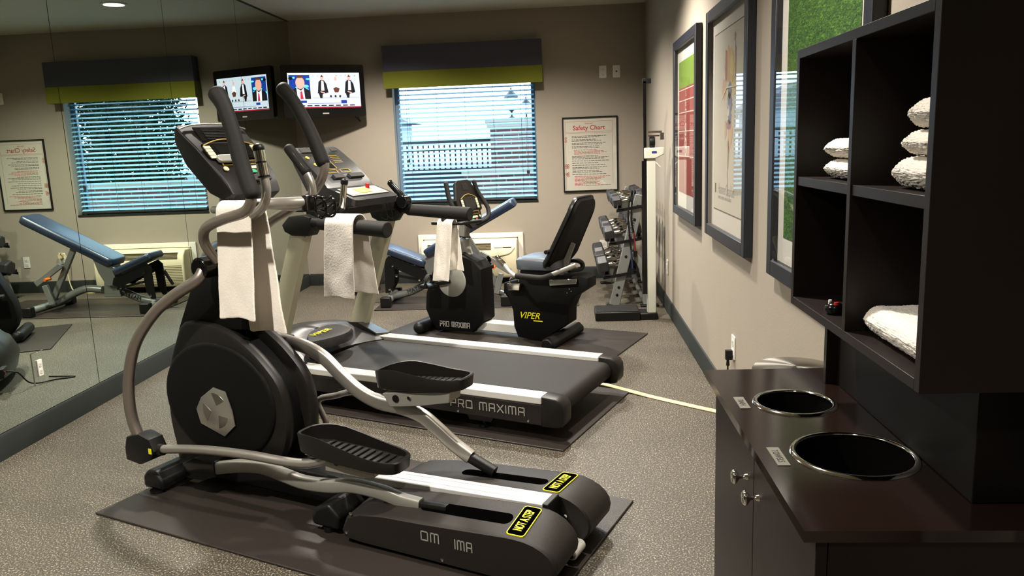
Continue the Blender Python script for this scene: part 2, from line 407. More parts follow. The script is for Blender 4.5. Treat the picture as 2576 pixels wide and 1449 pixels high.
# window
b = MB(); fw = .045
for a in ((WX0, WX0+fw, WZ0, WZ1), (WX1-fw, WX1, WZ0, WZ1), (WX0+fw, WX1-fw, WZ0, WZ0+fw), (WX0+fw, WX1-fw, WZ1-fw, WZ1)): b.box(a[0], a[1], .115, .155, a[2], a[3])
w = struct(b.build('window_1', 'winframe', bevel=.004), 'window behind the blinds')
b = MB(); b.poly([(WX0+fw, .135, WZ0+fw), (WX1-fw, .135, WZ0+fw), (WX1-fw, .135, WZ1-fw), (WX0+fw, .135, WZ1-fw)]); b.build('pane', 'pane', w)
b = MB(); b.box(WX0-.0, WX1+.0, -.008, .115, WZ0-.012, WZ0+.004); struct(b.build('trim_2', 'mirroredge'), 'dark window sill')
# blinds
t = empty('window_blind', loc=(1.69, .07, WZ1-.1)); tag(t, 'sky-tinted horizontal slat blind hanging in the window', 'blind')
ox = Vector((-1.69, -.07, -(WZ1-.1)))
def PP(x, y, z): return (x+ox.x, y+ox.y, z+ox.z)
BX0, BX1 = 1.03, 2.37
b = MB(); b.box(BX0+ox.x, BX1+ox.x, -.028, .028, -.0, .05); b.build('headrail', 'slat', t, bevel=.003)
b = MB(); z = .85; tilt = math.radians(21)
while z < 1.95:
    ring = []
    for k in range(5):
        u = -1+2*k/4; ww = .025*u; hgt = .003*(1-u*u)
        yy = ww*math.cos(tilt)-hgt*math.sin(tilt); zz = ww*math.sin(tilt)+hgt*math.cos(tilt)
        ring.append((yy, zz+z))
    low = [(p[0], p[1]-.0012) for p in ring[::-1]]
    b.loft([[(x+ox.x, p[0], p[1]+ox.z) for p in ring+low] for x in (BX0, BX1)])
    z += .0445
b.build('slats', 'slat', t)
b = MB(); b.box(BX0+ox.x, BX1+ox.x, -.025, .025, .812+ox.z, .83+ox.z); b.build('bottom_rail', 'slot', t, bevel=.003)
b = MB()
for x in (1.13, 1.41, 1.69, 1.967, 2.24):
    for yy in (-.026, .026): b.cyl((x+ox.x, yy, .82+ox.z), (x+ox.x, yy, 0), .0011, 5)
b.build('ladder_cord', 'slot', t)
for x, z0 in ((2.287, 1.10), (2.30, 1.10)):
    b = MB(); b.cyl((x+ox.x, -.04, z0+ox.z), (x+ox.x, -.036, .02), .0015, 6); b.lathe([(.002, .0), (.008, -.005), (.009, -.03), (.002, -.035)], (x+ox.x, -.04, z0+ox.z), 10)
    b.build('pull_cord', 'slot', t)
b = MB(); b.cyl((1.11+ox.x, -.04, 1.25+ox.z), (1.11+ox.x, -.036, .02), .0015, 6); b.lathe([(.002, .0), (.008, -.005), (.009, -.03), (.002, -.035)], (1.11+ox.x, -.04, 1.25+ox.z), 10); b.build('pull_cord', 'slot', t)
# valance
vl = G.y(-.13, (960, 115), (1362, 97), (965, 224), (1363, 206), (962, 181)); vx0 = (vl[0].x+vl[2].x)/2; vx1 = (vl[1].x+vl[3].x)/2; vz1 = (vl[0].z+vl[1].z)/2; vz0 = (vl[2].z+vl[3].z)/2; vs = vl[4].z
t = empty('window_valance', loc=((vx0+vx1)/2, 0, vz0)); tag(t, 'box valance over the window, dark grey fabric with an olive green lower band', 'valance')
hw = (vx1-vx0)/2
for nm, z0, z1, mm, e in (('upper_fabric', vs-vz0, vz1-vz0, 'valtop', 0), ('lower_band', 0, vs-vz0, 'valband', .003)):
    b = MB(); b.box(-hw-e, hw+e, -.13-e, -.115, z0, z1); b.box(-hw-e, -hw+.015, -.115, -.001, z0, z1); b.box(hw-.015, hw+e, -.115, -.001, z0, z1)
    if nm == 'upper_fabric': b.box(-hw+.015, hw-.015, -.115, -.001, z1-.015, z1)
    b.build(nm, mm, t, bevel=.002)

# ------------------------------------------------------------------ outside
b = MB(); b.box(-30, 40, .17, 60, -.2, -.12); g = struct(b.build('ground', 'asphalt'), 'paving outside the window')
def fence():
    t = empty('iron_fence', loc=(.2, 3.2, -.12)); tag(t, 'dark metal picket fence outside the window left of the brick pillar', 'fence')
    b = MB(); b.box(-2.6, 1.46, -.02, .02, 1.5, 1.56); b.box(-2.6, 1.46, -.015, .015, 1.42, 1.45); b.box(-2.6, 1.46, -.015, .015, 1.13, 1.17); b.build('rail', 'fence', t)
    b = MB(); x = -2.6
    while x < 1.46: b.box(x, x+.022, -.011, .011, .2, 1.5); x += .075
    b.build('pickets', 'fence', t)
fence()
t = empty('planter_wall', loc=(-.4, 2.7, -.12)); tag(t, 'dark blue low wall under the picket fence', 'wall')
b = MB(); b.box(-2, 1.75, -.1, .1, 0, 1.13); b.build('wall_face', 'darkblock', t); b = MB(); b.box(-2, 1.75, -.12, .12, 1.13, 1.16); b.build('coping', 'fence', t)
t = empty('brick_pillar', loc=(2.05, 3.1, -.12)); tag(t, 'brick gate pillar with stone cap outside the window', 'pillar')
b = MB(); b.box(-.38, .38, -.3, .3, 0, 1.7); b.build('shaft', 'brick', t)
b = MB(); b.box(-.42, .42, -.34, .34, 1.7, 1.76); b.box(-.44, .44, -.36, .36, 1.76, 1.82); b.build('cap', 'limestone', t, bevel=.01)
t = empty('brick_wall', loc=(2.1, 2.4, -.12)); tag(t, 'low brick wall in front of the gate pillar', 'wall')
b = MB(); b.box(-.75, 1.6, -.1, .1, 0, 1.12); b.build('wall_face', 'brick', t); b = MB(); b.box(-.77, 1.62, -.13, .13, 1.12, 1.16); b.build('coping', 'limestone', t)
def lantern(x, y, z, s, label):
    t = empty('post_lantern', loc=(x, y, z)); tag(t, label, 'lantern', 'lanterns on the gate pillar')
    b = MB(); b.lathe([(.05*s, 0), (.05*s, .02*s), (.015*s, .04*s), (.015*s, .1*s), (.05*s, .13*s)], seg=12); b.build('stem', 'fence', t)
    b = MB(); b.lathe([(.055*s, .13*s), (.085*s, .32*s)], seg=6); b.build('glass', 'lampglass', t)
    b = MB(); b.lathe([(.12*s, .32*s), (.115*s, .335*s), (.04*s, .42*s), (.012*s, .44*s), (.012*s, .48*s)], seg=6); b.build('roof', 'fence', t)
lantern(1.95, 3.1, 1.70, .85, 'larger black lantern with frosted glass on the brick pillar')
lantern(2.14, 3.3, 1.70, .6, 'smaller black lantern right of the larger one on the pillar')
t = empty('house', loc=(-3.2, 17, -.12)); tag(t, 'pale house with grey pitched roof far beyond the fence', 'house')
b = MB(); b.box(-2.2, .9, -1, 1, 0, 2.2); b.build('wall_face', 'housewall', t); b = MB(); b.prism([(-2.4, 2.2), (-.6, 3.0), (1.3, 2.2)], -1.1, 1.1); b.build('roof', 'roof', t)
def tree(x, y, h, w_, n, label, seed, lo=.2, leaf=.095, group='bushes outside the window'):
    random.seed(seed)
    t = empty('evergreen_bush', loc=(x, y, -.12)); tag(t, label, 'bush', group)
    b = MB(); b.tube([(0, 0, 0), (.03, 0, h*.4), (0, .02, h*.8)], [.05, .035, .01], 8)
    for k in range(9):
        a = random.uniform(0, 2*PI); z0 = h*random.uniform(.15, .7); r = w_*.6
        b.tube([(0, 0, z0), (math.cos(a)*r*.5, math.sin(a)*r*.5, z0+.15), (math.cos(a)*r, math.sin(a)*r, z0+.35)], [.018, .012, .004], 5, 3)
    b.build('branches', 'bark', t)
    b = MB()
    for k in range(n):
        u = random.random(); z = h*(lo+(1-lo)*u); rad = w_*(1-abs(2*u-.9)**2.2*.8)*math.sqrt(random.random()); a = random.uniform(0, 2*PI)
        c = Vector((math.cos(a)*rad, math.sin(a)*rad, z)); d = Vector((random.uniform(-1, 1), random.uniform(-1, 1), random.uniform(-.6, .8))).normalized(); s_ = d.cross(Vector((random.uniform(-1, 1), random.uniform(-1, 1), random.uniform(-1, 1)))).normalized()
        L = leaf*random.uniform(.6, 1.4)
        b.poly([c, c+d*L*.5+s_*L*.22, c+d*L, c+d*L*.5-s_*L*.22])
    b.build('foliage', 'hedge', t)
tree(3.45, 3.2, 3.2, .62, 7000, 'leafy evergreen bush beside the brick pillar', 1, .05)
tree(4.75, 4.4, 3.4, .74, 7000, 'tall evergreen bush seen in the mirrored window', 2, .05)
tree(2.75, 4.9, 3.0, .35, 700, 'thin twiggy bush behind the pillar lanterns', 3, .3)
tree(5.3, 6.6, 3.8, 1.0, 5000, 'dark evergreen bush behind the tall one outside', 6, .05, .13)
tree(3.9, 8.6, 4.2, 1.0, 4000, 'tall dark conifer behind the brick pillar', 7, .05, .14)
tree(7.6, 6.0, 3.8, 1.1, 3600, 'broad evergreen at the far right outside', 4, .05)
random.seed(11)

# ------------------------------------------------------------------ plates and outlets
def plate(mtx, kind, label, m='whiteplate', w=.07, h=.115):
    o = empty({'outlet': 'wall_outlet', 'switch': 'light_switch', 'blank': 'cable_plate'}[kind]); o.matrix_world = mtx; tag(o, label, {'outlet': 'outlet', 'switch': 'switch', 'blank': 'wall plate'}[kind])
    b = MB(); b.prism(rrect(-w/2, w/2, -h/2, h/2, .006), 0, .006, 'z'); b.build('cover_plate', m, o, bevel=.0015)
    if kind == 'outlet':
        for s_ in (-1, 1):
            b = MB(); b.prism(rrect(-.017, .017, s_*.024-.015, s_*.024+.015, .006), .006, .008, 'z'); b.m(1)
            for dx in (-.007, .006): b.box(dx, dx+.0025, s_*.024-.004, s_*.024+.005, .008, .0085)
            b.box(-.002, .002, s_*.024-.011, s_*.024-.007, .008, .0085); b.build('socket', [m, 'slot'], o)
    elif kind == 'switch':
        b = MB(); b.box(-.012, .012, -.024, .024, .006, .011); b.build('rocker', m, o, bevel=.002)
    else:
        b = MB(); b.lathe([(.007, .006), (.006, .012), (.0, .012)], seg=12); b.build('jack', 'slot', o)
    return o
def on_back(x, z): return plane_mtx((x, -.0005, z), (1, 0, 0), (0, 0, 1))
def on_right(y, z): return plane_mtx((RW-.0005, y, z), (0, -1, 0), (0, 0, 1))
def on_left(y, z): return plane_mtx((.0005, y, z), (0, 1, 0), (0, 0, 1))
plate(on_back(3.04, 2.005), 'outlet', 'white outlet high on the far wall, left of the cable plate')
plate(on_back(3.17, 2.005), 'blank', 'white cable plate high on the far wall near the right corner')
plate(on_back(3.02, .327), 'outlet', 'white outlet on the far wall behind the dumbbell rack')
plate(on_back(2.62, .36), 'outlet', 'outlet with the air conditioner cord, on the far wall')
plate(on_right(-1.62, .36), 'switch', 'white plate low on the right wall beside the scale')
plate(on_right(-4.075, .36), 'outlet', 'white outlet on the right wall with a black cord plugged in')
plate(on_left(-4.17, .35) @ Matrix.Translation((0, 0, .004)) @ Matrix.Diagonal((.5, .72, 1, 1)), 'outlet', 'outlet on a mirrored plate low in the mirror wall')
b = MB(); b.box(0, .004, -4.215, -4.125, .268, .432); tag(b.build('outlet_surround', 'mirror', bevel=.001), 'mirrored rectangular surround around the outlet in the mirror wall', 'surround')
# cords
b = MB(); b.box(RW-.04, RW-.0085, -4.087, -4.063, .30, .345); b.lathe([(.009, -.03), (.006, 0)], (RW-.028, -4.075, .30), 10); b.tube([(RW-.028, -4.075, .28), (RW-.03, -4.08, .15), (RW-.04, -4.10, .02), (RW-.06, -4.3, .006), (RW-.05, -4.8, .006)], .004, 8)
tag(b.build('power_cord', 'black'), 'black power cord with plug hanging from the right wall outlet', 'cord')
b = MB(); b.box(2.60, 2.64, -.045, -.0085, .365, .405); b.tube([(2.62, -.03, .37), (2.60, -.05, .42), (2.54, -.06, .38), (2.55, -.06, .2), (2.50, -.08, .03), (2.36, -.12, .008), (2.23, -.1, .008), (2.15, -.05, .05)], .006, 8)
tag(b.build('power_cord', 'cord'), 'cream cord running from far wall outlet to the air conditioner', 'cord')
b = MB(); pts = [(2.55, -3.36, .013), (2.78, -3.487, .014), (2.95, -3.62, .008), (3.09, -3.741, .004), (3.28, -3.90, .004), (3.43, -4.02, .004)]
b.tube(pts, 1, 12, 6, flat=(.04, .007)); tag(b.build('cord_cover', 'cord'), 'flat beige cord cover running from the treadmill mat to the wall', 'cord cover')
# ------------------------------------------------------------------ ceiling lights
def canlight(x, y, label, power=55, seen=True):
    t = empty('recessed_light', loc=(x, y, RH)); tag(t, label, 'light', 'recessed ceiling lights')
    b = MB(); b.lathe([(.105, 0), (.105, -.006), (.082, -.009), (.08, -.002)], seg=32, caps=False); b.build('trim_ring', 'whitetrim', t)
    b = MB(); b.lathe([(.08, -.002), (.0001, -.0025)], seg=32, caps=False); b.build('lens', 'light', t)
    l = D.lights.new('can_lamp', 'SPOT'); l.energy = power*5.2; l.color = (1, .935, .83); l.spot_size = math.radians(142); l.spot_blend = .8; l.shadow_soft_size = .06
    o = D.objects.new('can_lamp', l); COL.objects.link(o); o.location = (x, y, RH-.03)
LIGHTS = True
canlight(1.02, -1.25, 'recessed ceiling light in front of the television', 62)
canlight(2.38, -1.35, 'added unseen recessed ceiling light in front of the window', 46)  # added out of view to brighten the back wall
canlight(1.02, -3.9, 'recessed ceiling light over the treadmill', 60)
canlight(1.02, -6.5, 'recessed ceiling light over the near left floor', 62)
canlight(2.75, -2.9, 'recessed ceiling light near the first framed picture', 62)
canlight(2.60, -5.4, 'recessed ceiling light beside the towel cabinet', 42)
canlight(2.45, -8.2, 'recessed ceiling light behind the viewer', 14)

# ------------------------------------------------------------------ television
A = Vector((.745, -.12, 1.68)); Bq = Vector((.05, -.45, 1.683)); zt = 2.163
dv = (A-Bq); dv.z = 0; W_ = dv.length; dv.normalize(); H_ = zt-1.68
t = empty('television', loc=((A.x+Bq.x)/2, (A.y+Bq.y)/2, 1.68)); t.rotation_euler = (0, 0, math.atan2(dv.y, dv.x)); tag(t, 'black flat television on a wall arm in the far left corner', 'television')
b = MB(); b.prism(rrect(-W_/2, W_/2, 0, H_, .018), 0, .05, 'y'); b.box(-.22, .22, .05, .075, .08, H_-.08); b.build('housing', 'blackgloss', t, bevel=.004)
SW0, SW1, SZ0, SZ1 = -W_/2+.055, W_/2-.045, .085, H_-.075
b = MB(); sw = SW1-SW0; sh = SZ1-SZ0
def q(u0, v0, u1, v1, mi, lay): b.m(mi); b.box(SW0+u0*sw, SW0+u1*sw, -.0012-.0002*lay, -.0002*lay, SZ0+v0*sh, SZ0+v1*sh)
def el(u, v, ru, rv, mi, lay, n=16): b.m(mi); yy = -.0012-.0002*lay; b.poly([(SW0+(u+ru*math.cos(2*PI*k/n))*sw, yy, SZ0+(v+rv*math.sin(2*PI*k/n))*sh) for k in range(n)])
def pg(pts, mi, lay): b.m(mi); yy = -.0012-.0002*lay; b.poly([(SW0+u*sw, yy, SZ0+v*sh) for u, v in pts])
tm = ['tv_white', 'tv_blue', 'tv_cyan', 'tv_navy', 'tv_skin', 'tv_hair', 'tv_tie', 'tv_grey', 'tv_red', 'tv_shirt', 'tv_green']
q(0, 0, 1, 1, 0, 0); q(.015, .26, .30, .94, 1, 1)
for i in range(14): el(random.uniform(.03, .28), random.uniform(.45, .9), random.uniform(.015, .04), random.uniform(.015, .05), random.choice((2, 3, 2)), 2)
pg([(.02, .26), (.03, .5), (.1, .58), (.22, .58), (.30, .5), (.30, .26)], 3, 3); pg([(.12, .26), (.11, .58), (.17, .5), (.21, .58), (.22, .26)], 9, 4); pg([(.155, .26), (.16, .46), (.175, .5), (.185, .46), (.20, .26)], 6, 5)
el(.165, .72, .062, .17, 4, 6, 24); pg([(.11, .80), (.12, .90), (.165, .94), (.21, .91), (.225, .80), (.2, .86), (.13, .86)], 5, 7)
q(.11, .71, .15, .725, 5, 8) if False else None
for cx, s_ in ((.47, 1), (.85, -1)):
    pg([(cx-.07, .42), (cx-.05, .74), (cx-.02, .80), (cx+.03, .78), (cx+.06, .68), (cx+.08, .44), (cx+.0, .40)], 3, 2); pg([(cx-.02, .5), (cx-.01, .78), (cx+.02, .76), (cx+.025, .5)], 9, 3)
    pg([(cx-.06, .44), (cx-.04, .28), (cx-.01, .28), (cx, .42)], 3, 2); pg([(cx-.03, .48), (cx+.03, .44), (cx+.03, .41), (cx-.03, .45)], 4, 4); el(cx, .86, .022, .07, 4, 5); pg([(cx-.02, .88), (cx, .95), (cx+.022, .88)], 5, 6)
el(.66, .83, .018, .055, 4, 3); pg([(.625, .5), (.635, .74), (.685, .74), (.70, .5)], 9, 2); pg([(.62, .55), (.66, .60), (.71, .55), (.69, .44), (.64, .44)], 5, 4)
for cx in (.58, .645, .71): el(cx, .33, .014, .035, 3, 3)
for i in range(10): q(.34+i*.065, .88+.05*random.random(), .36+i*.065, .90+.05*random.random(), random.choice((7, 10)), 1)
q(.33, .27, .98, .31, 7, 1); q(.015, .13, .98, .235, 0, 1); q(.16, .15, .24, .22, 1, 2); q(.72, .12, .80, .22, 1, 2); q(.25, .125, .75, .135, 1, 3)
for i in range(9): q(.04+i*.1, .055, .11+i*.1, .085, 3, 2)
q(0, 0, 1, .035, 8, 2)
b.build('screen', tm, t)
b = MB(); b.box(-.03, .03, -.002, 0, .028, .04); b.build('maker_badge', 'silprint', t)
b = MB(); b.obox((0, .07, H_*.5), (.05, .20, H_*.5), .05, .05); b.obox((.05, .22, H_*.5), (.10, .225, H_*.5), .05, .05); b.build('wall_arm', 'black', t)
ia = -math.atan2(dv.y, dv.x); wv = Vector((.42, -.035, 0))-Vector(((A.x+Bq.x)/2, (A.y+Bq.y)/2, 0)); wl = Vector((wv.x*math.cos(ia)-wv.y*math.sin(ia), wv.x*math.sin(ia)+wv.y*math.cos(ia), H_*.5))
b = MB(); b.obox((.07, .20, H_*.5), wl, .035, .04); b.build('wall_arm', 'black', t)
b = MB(); mt_ = Matrix.Translation(wl) @ Matrix.Rotation(ia, 4, 'Z'); b.box(-.05, .05, -.004, .034, -.1, .1, mt_); b.build('wall_plate', 'black', t)
b = MB(); b.tube([(.30, .06, .02), (.34, .09, -.05), (.30, .12, .0), (.25, .14, .05)], .004, 6); b.build('cable', 'black', t)

# ------------------------------------------------------------------ safety chart
c0, c1, c2_, c3_ = G.y(-.015, (1414, 297), (1554, 289), (1418, 484), (1555, 478))
cx0, cx1 = (c0.x+c2_.x)/2, (c1.x+c3_.x)/2; cz1, cz0 = (c0.z+c1.z)/2, (c2_.z+c3_.z)/2
t = empty('safety_poster', loc=((cx0+cx1)/2, -.001, cz0)); tag(t, 'framed exercise safety chart with red heading on the far wall', 'poster')
w_, h_ = (cx1-cx0), (cz1-cz0)
b = MB()
for a in ((-w_/2, -w_/2+.012, 0, h_), (w_/2-.012, w_/2, 0, h_), (-w_/2+.012, w_/2-.012, 0, .012), (-w_/2+.012, w_/2-.012, h_-.012, h_)): b.box(a[0], a[1], -.018, 0, a[2], a[3])
b.build('frame', 'black', t)
b = MB(); b.box(-w_/2+.012, w_/2-.012, -.006, -.003, .012, h_-.012); b.m(1)
def ln(x0, z0, x1, z1): b.box(x0, x1, -.0068, -.006, z0, z1)
ln(-w_/2+.03, h_-.045, w_/2-.05, h_-.0435); ln(-w_/2+.03, h_-.145, w_/2-.05, h_-.1435); ln(-w_/2+.03, h_-.145, -w_/2+.0315, h_-.045); ln(w_/2-.0515, h_-.145, w_/2-.05, h_-.045)
ln(-w_/2+.03, h_-.155, w_/2-.05, h_-.1535); ln(-w_/2+.03, .02, -w_/2+.0315, h_-.155); ln(w_/2-.0515, .07, w_/2-.05, h_-.155)
zz = h_-.185
rows = [(2, 0, 1), (2, 2, 0), (2, 2, 0), (2, 2, 0), (1, 4, 0), (2, 3, 0), (2, 1, 0), (2, 1, 0), (2, 1, 0), (2, 2, 0), (2, 2, 0), (2, 1, 0), (1, 8, 0), (2, 1, 0), (2, 1, 0), (2, 2, 0)]
for mi, n, _ in rows:
    n = max(n, 2) if mi == 2 and _ else n
    for k in range(n):
        L = random.uniform(.6, 1)*(w_-.17) if n > 1 or True else .2
        b.m(mi); x = -w_/2+.09+(.02 if mi == 1 else 0); xe = x+L
        while x < xe:
            wd = random.uniform(.012, .04); ln(x, zz, min(x+wd, xe), zz+.0042); x += wd+.006
        zz -= .0125
    zz -= .0085
    if zz < .045: break
b.m(1)
for u, v in ((.06, .72), (.06, .68), (.055, .36), (.09, .36), (.055, .33), (.09, .33), (.09, .25), (.06, .24), (.09, .22)):
    c_ = Vector((-w_/2+.0+u*w_, 0, v*h_)); n = 14
    for k in range(n):
        a0, a1 = 2*PI*k/n, 2*PI*(k+1)/n
        b.poly([(c_.x+math.cos(a)*r, -.0069, c_.z+math.sin(a)*r) for a, r in ((a0, .012), (a1, .012), (a1, .009), (a0, .009))])
    b.poly([(c_.x-.009, -.0069, c_.z-.006), (c_.x-.006, -.0069, c_.z-.009), (c_.x+.009, -.0069, c_.z+.006), (c_.x+.006, -.0069, c_.z+.009)])
b.build('sheet', ['paper', 'redink', 'ink'], t)
text('Safety Chart', .062, plane_mtx((-.01, -.0062, h_-.125), (1, 0, 0), (0, 0, 1)), 'heading', 'redink', t, align='CENTER', bold=.0008, depth=.0004)
text('Exercise', .022, plane_mtx((-.01, -.0062, h_-.07), (1, 0, 0), (0, 0, 1)), 'subheading', 'redink', t, align='CENTER', depth=.0004)
b = MB(); b.poly([(-w_/2+.012, -.012, .012), (w_/2-.012, -.012, .012), (w_/2-.012, -.012, h_-.012), (-w_/2+.012, -.012, h_-.012)]); b.build('glass', 'glass', t)

# ------------------------------------------------------------------ framed pictures on the right wall
def picture(y1, y0, z0, z1, label, fw=.058, d=.038):
    t = empty('framed_picture'); t.matrix_world = plane_mtx((RW-.001, (y0+y1)/2, z0), (0, -1, 0), (0, 0, 1)); tag(t, label, 'picture', 'framed pictures on the right wall')
    w = y1-y0; h = z1-z0; b = MB()
    for a in ((-w/2, -w/2+fw, 0, h), (w/2-fw, w/2, 0, h), (-w/2+fw, w/2-fw, 0, fw), (-w/2+fw, w/2-fw, h-fw, h)): b.box(a[0], a[1], a[2], a[3], 0, d)
    b.build('frame', 'frame', t, bevel=.003)
    b = MB(); b.box(-w/2+fw, w/2-fw, fw, h-fw, .004, .012); b.build('mat_board', 'matboard', t)
    b = MB(); b.poly([(-w/2+fw, fw, .034), (w/2-fw, fw, .017), (w/2-fw, h-fw, .017), (-w/2+fw, h-fw, .034)]); b.build('glass', 'glass', t)
    return t, w, h
# 1: running track
t, w, h = picture(-2.20, -3.15, .845, 1.99, 'framed picture of red running track lanes with a green strip, nearest the corner')
def rq(b, x0, x1, z0, z1, mi, lay=0): b.m(mi); b.box(x0, x1, z0, z1, .012, .0135+.0004*lay)
b = MB(); u0, u1, v0, v1 = -w/2+.135, w/2-.135, .155, h-.145
rq(b, u0, u1, v0, v1, 0); rq(b, u0, u1, v1-.17, v1, 1, 1)
for v in (.78, .70, .61, .47, .28): rq(b, u0, u1, v0+v*(v1-v0)-.0, v0+v*(v1-v0)+.006, 2, 1)
rq(b, u0+.38*(u1-u0), u0+.385*(u1-u0)+.002, v0, v0+.7*(v1-v0), 2, 1)
b.build('artwork', ['trackred', 'trackgreen', 'trackline'], t)
for s_, v, sz in (('5', .735, .05), ('6', .665, .07), ('7', .575, .09), ('8', .45, .12), ('9', .30, .18)):
    text(s_, sz, plane_mtx((-.04, v0+v*(v1-v0)-sz*.1, .0142), (1, 0, 0), (0, 1, 0)), 'numeral', 'trackline', t, align='CENTER', depth=.0002)
# 2: watercolour figure
t, w, h = picture(-3.47, -4.42, .845, 1.99, 'framed watercolour of a loosely painted athlete, middle of the right wall')
u0, u1, v0, v1 = -w/2+.135, w/2-.13, .145, h-.13
b = MB()
rq(b, u0, u1, v0, v1, 1); rq(b, u0+.005, u1-.005, v0+.005, v1-.005, 0, 1)
b.build('artwork', ['paper', 'ink'], t)
b = MB(); W2, H2 = u1-u0, v1-v0
def blob(u, v, ru, rv, mi, lay, seed=0, n=26):
    rnd = random.Random(seed); b.m(mi)
    b.poly([(u0+(u+ru*math.cos(2*PI*k/n)*rnd.uniform(.7, 1.2))*W2, v0+(v+rv*math.sin(2*PI*k/n)*rnd.uniform(.75, 1.15))*H2, .0142+.0002*lay) for k in range(n)])
blob(.52, .80, .13, .10, 0, 1, 1); blob(.60, .79, .07, .09, 1, 2, 2); blob(.42, .80, .04, .09, 2, 3, 3); blob(.72, .81, .025, .09, 2, 3, 4); blob(.70, .93, .03, .025, 2, 2, 5); blob(.36, .68, .07, .06, 0, 1, 15); blob(.7, .68, .09, .05, 1, 1, 16)
blob(.55, .665, .06, .045, 3, 3, 6); blob(.55, .60, .08, .06, 3, 3, 7); blob(.54, .55, .085, .06, 4, 2, 8); blob(.56, .53, .06, .05, 3, 4, 9); blob(.53, .485, .07, .03, 5, 4, 10); blob(.42, .46, .04, .05, 0, 3, 11); blob(.6, .44, .05, .06, 0, 3, 17)
blob(.54, .41, .04, .08, 0, 2, 12); blob(.52, .33, .025, .08, 2, 2, 13); blob(.5, .24, .012, .08, 6, 2, 14); blob(.5, .14, .008, .05, 7, 2, 18); blob(.53, .56, .02, .035, 4, 6, 19)
b.m(4); b.poly([(u0+.2*W2, v0+.60*H2, .0165), (u0+.45*W2, v0+.69*H2, .0165), (u0+.75*W2, v0+.68*H2, .0165), (u0+.75*W2, v0+.675*H2, .0165), (u0+.45*W2, v0+.68*H2, .0165)])
b.build('painted_figure', ['wc_orange', 'wc_yellow', 'wc_brown', 'wc_blue', 'matboard', 'wc_purple', 'wc_grey', 'ink'], t)
text('HammerGraphics', .075, plane_mtx((u0+.10*W2+.045, v0+.10*H2, .0142), (1, 0, 0), (0, 1, 0)), 'print_title', 'wc_grey', t, depth=.0002, sx=.72)
text('LIMITED EDITION PRINTMAKING', .022, plane_mtx((u0+.10*W2+.045, v0+.07*H2, .0142), (1, 0, 0), (0, 1, 0)), 'print_subtitle', 'wc_grey', t, depth=.0002)
b = MB(); b.box(u0+.05*W2, u0+.05*W2+.03, v0+.10*H2, v0+.155*H2, .0142, .0146); b.build('print_mark', 'ink', t)
# 3: grass
t, w, h = picture(-4.80, -5.75, .845, 1.99, 'framed photograph of green turf, partly hidden behind the towel cabinet')
b = MB(); u0, u1, v0, v1 = -w/2+.135, w/2-.135, .15, h-.15
b.box(u0, u1, v0, v1, .012, .0135); b.build('artwork', 'grassart', t)

# ------------------------------------------------------------------ air conditioner
t = empty('air_conditioner', loc=(1.69, -.001, .062)); tag(t, 'cream wall air conditioner unit below the window', 'air conditioner')
hw, hh = .53, .43
b = MB()
for a in ((-hw, -hw+.05, 0, hh), (hw-.05, hw, 0, hh), (-hw+.05, hw-.05, hh-.05, hh)): b.box(a[0], a[1], -.02, 0, a[2], a[3])
b.build('wall_trim', 'whiteplate', t, bevel=.004)
b = MB()
prof = [(0, .0), (-.19, .0), (-.205, .03), (-.205, .24), (-.19, .32), (-.15, .372), (0, .375)]
b.prism(prof, -.475, .475, 'x'); b.build('casing', 'cream', t, bevel=.012, seg=3)
b = MB()
for k in range(5):
    z0 = .325-.012*k+.01; y0 = -.192+.0055*(4-k)*1.2
    b.obox((-.41, -.178-.004*k, .345-.013*k), (.22, -.178-.004*k, .345-.013*k), .02, .005)
b.build('upper_grille', 'creamdark', t)
b = MB()
for k in range(12): b.box(-.45, .22, -.2065, -.2, .03+k*.0165, .036+k*.0165)
b.build('lower_grille', 'creamdark', t)
b = MB(); b.box(.25, .42, -.197, -.17, .30, .303); b.box(.34, .42, -.2, -.17, .306, .309); b.m(0); b.build('control_lid', 'creamdark', t)
b = MB(); b.tube([(.22, -.208, .215), (.33, -.208, .225), (.41, -.208, .25), (.455, -.2, .30)], .0022, 6); b.build('panel_seam', 'creamdark', t)

# ------------------------------------------------------------------ mats
def floormat(fr, L, Wd, label, x0=None):
    b = MB(); x0 = -L/2 if x0 is None else x0
    n = 24; rings = []
    b.box(x0, x0+L, -Wd/2, Wd/2, 0.0005, .009); o = b.build('floor_mat', 'mat', bevel=.003); place(o, fr); tag(o, label, 'mat', 'black rubber machine mats')
floormat(E1, 1.888, .914, 'black rubber mat under the elliptical trainer', -.93)
floormat(T, 1.86, .914, 'black rubber mat under the treadmill', -.86)
floormat(B, 1.84, .914, 'black rubber mat under the recumbent bike')
Gm = Fr(1.87, -.90, 0); floormat(Gm, 1.75, .88, 'black rubber mat under the weight bench')

exec_parts = []
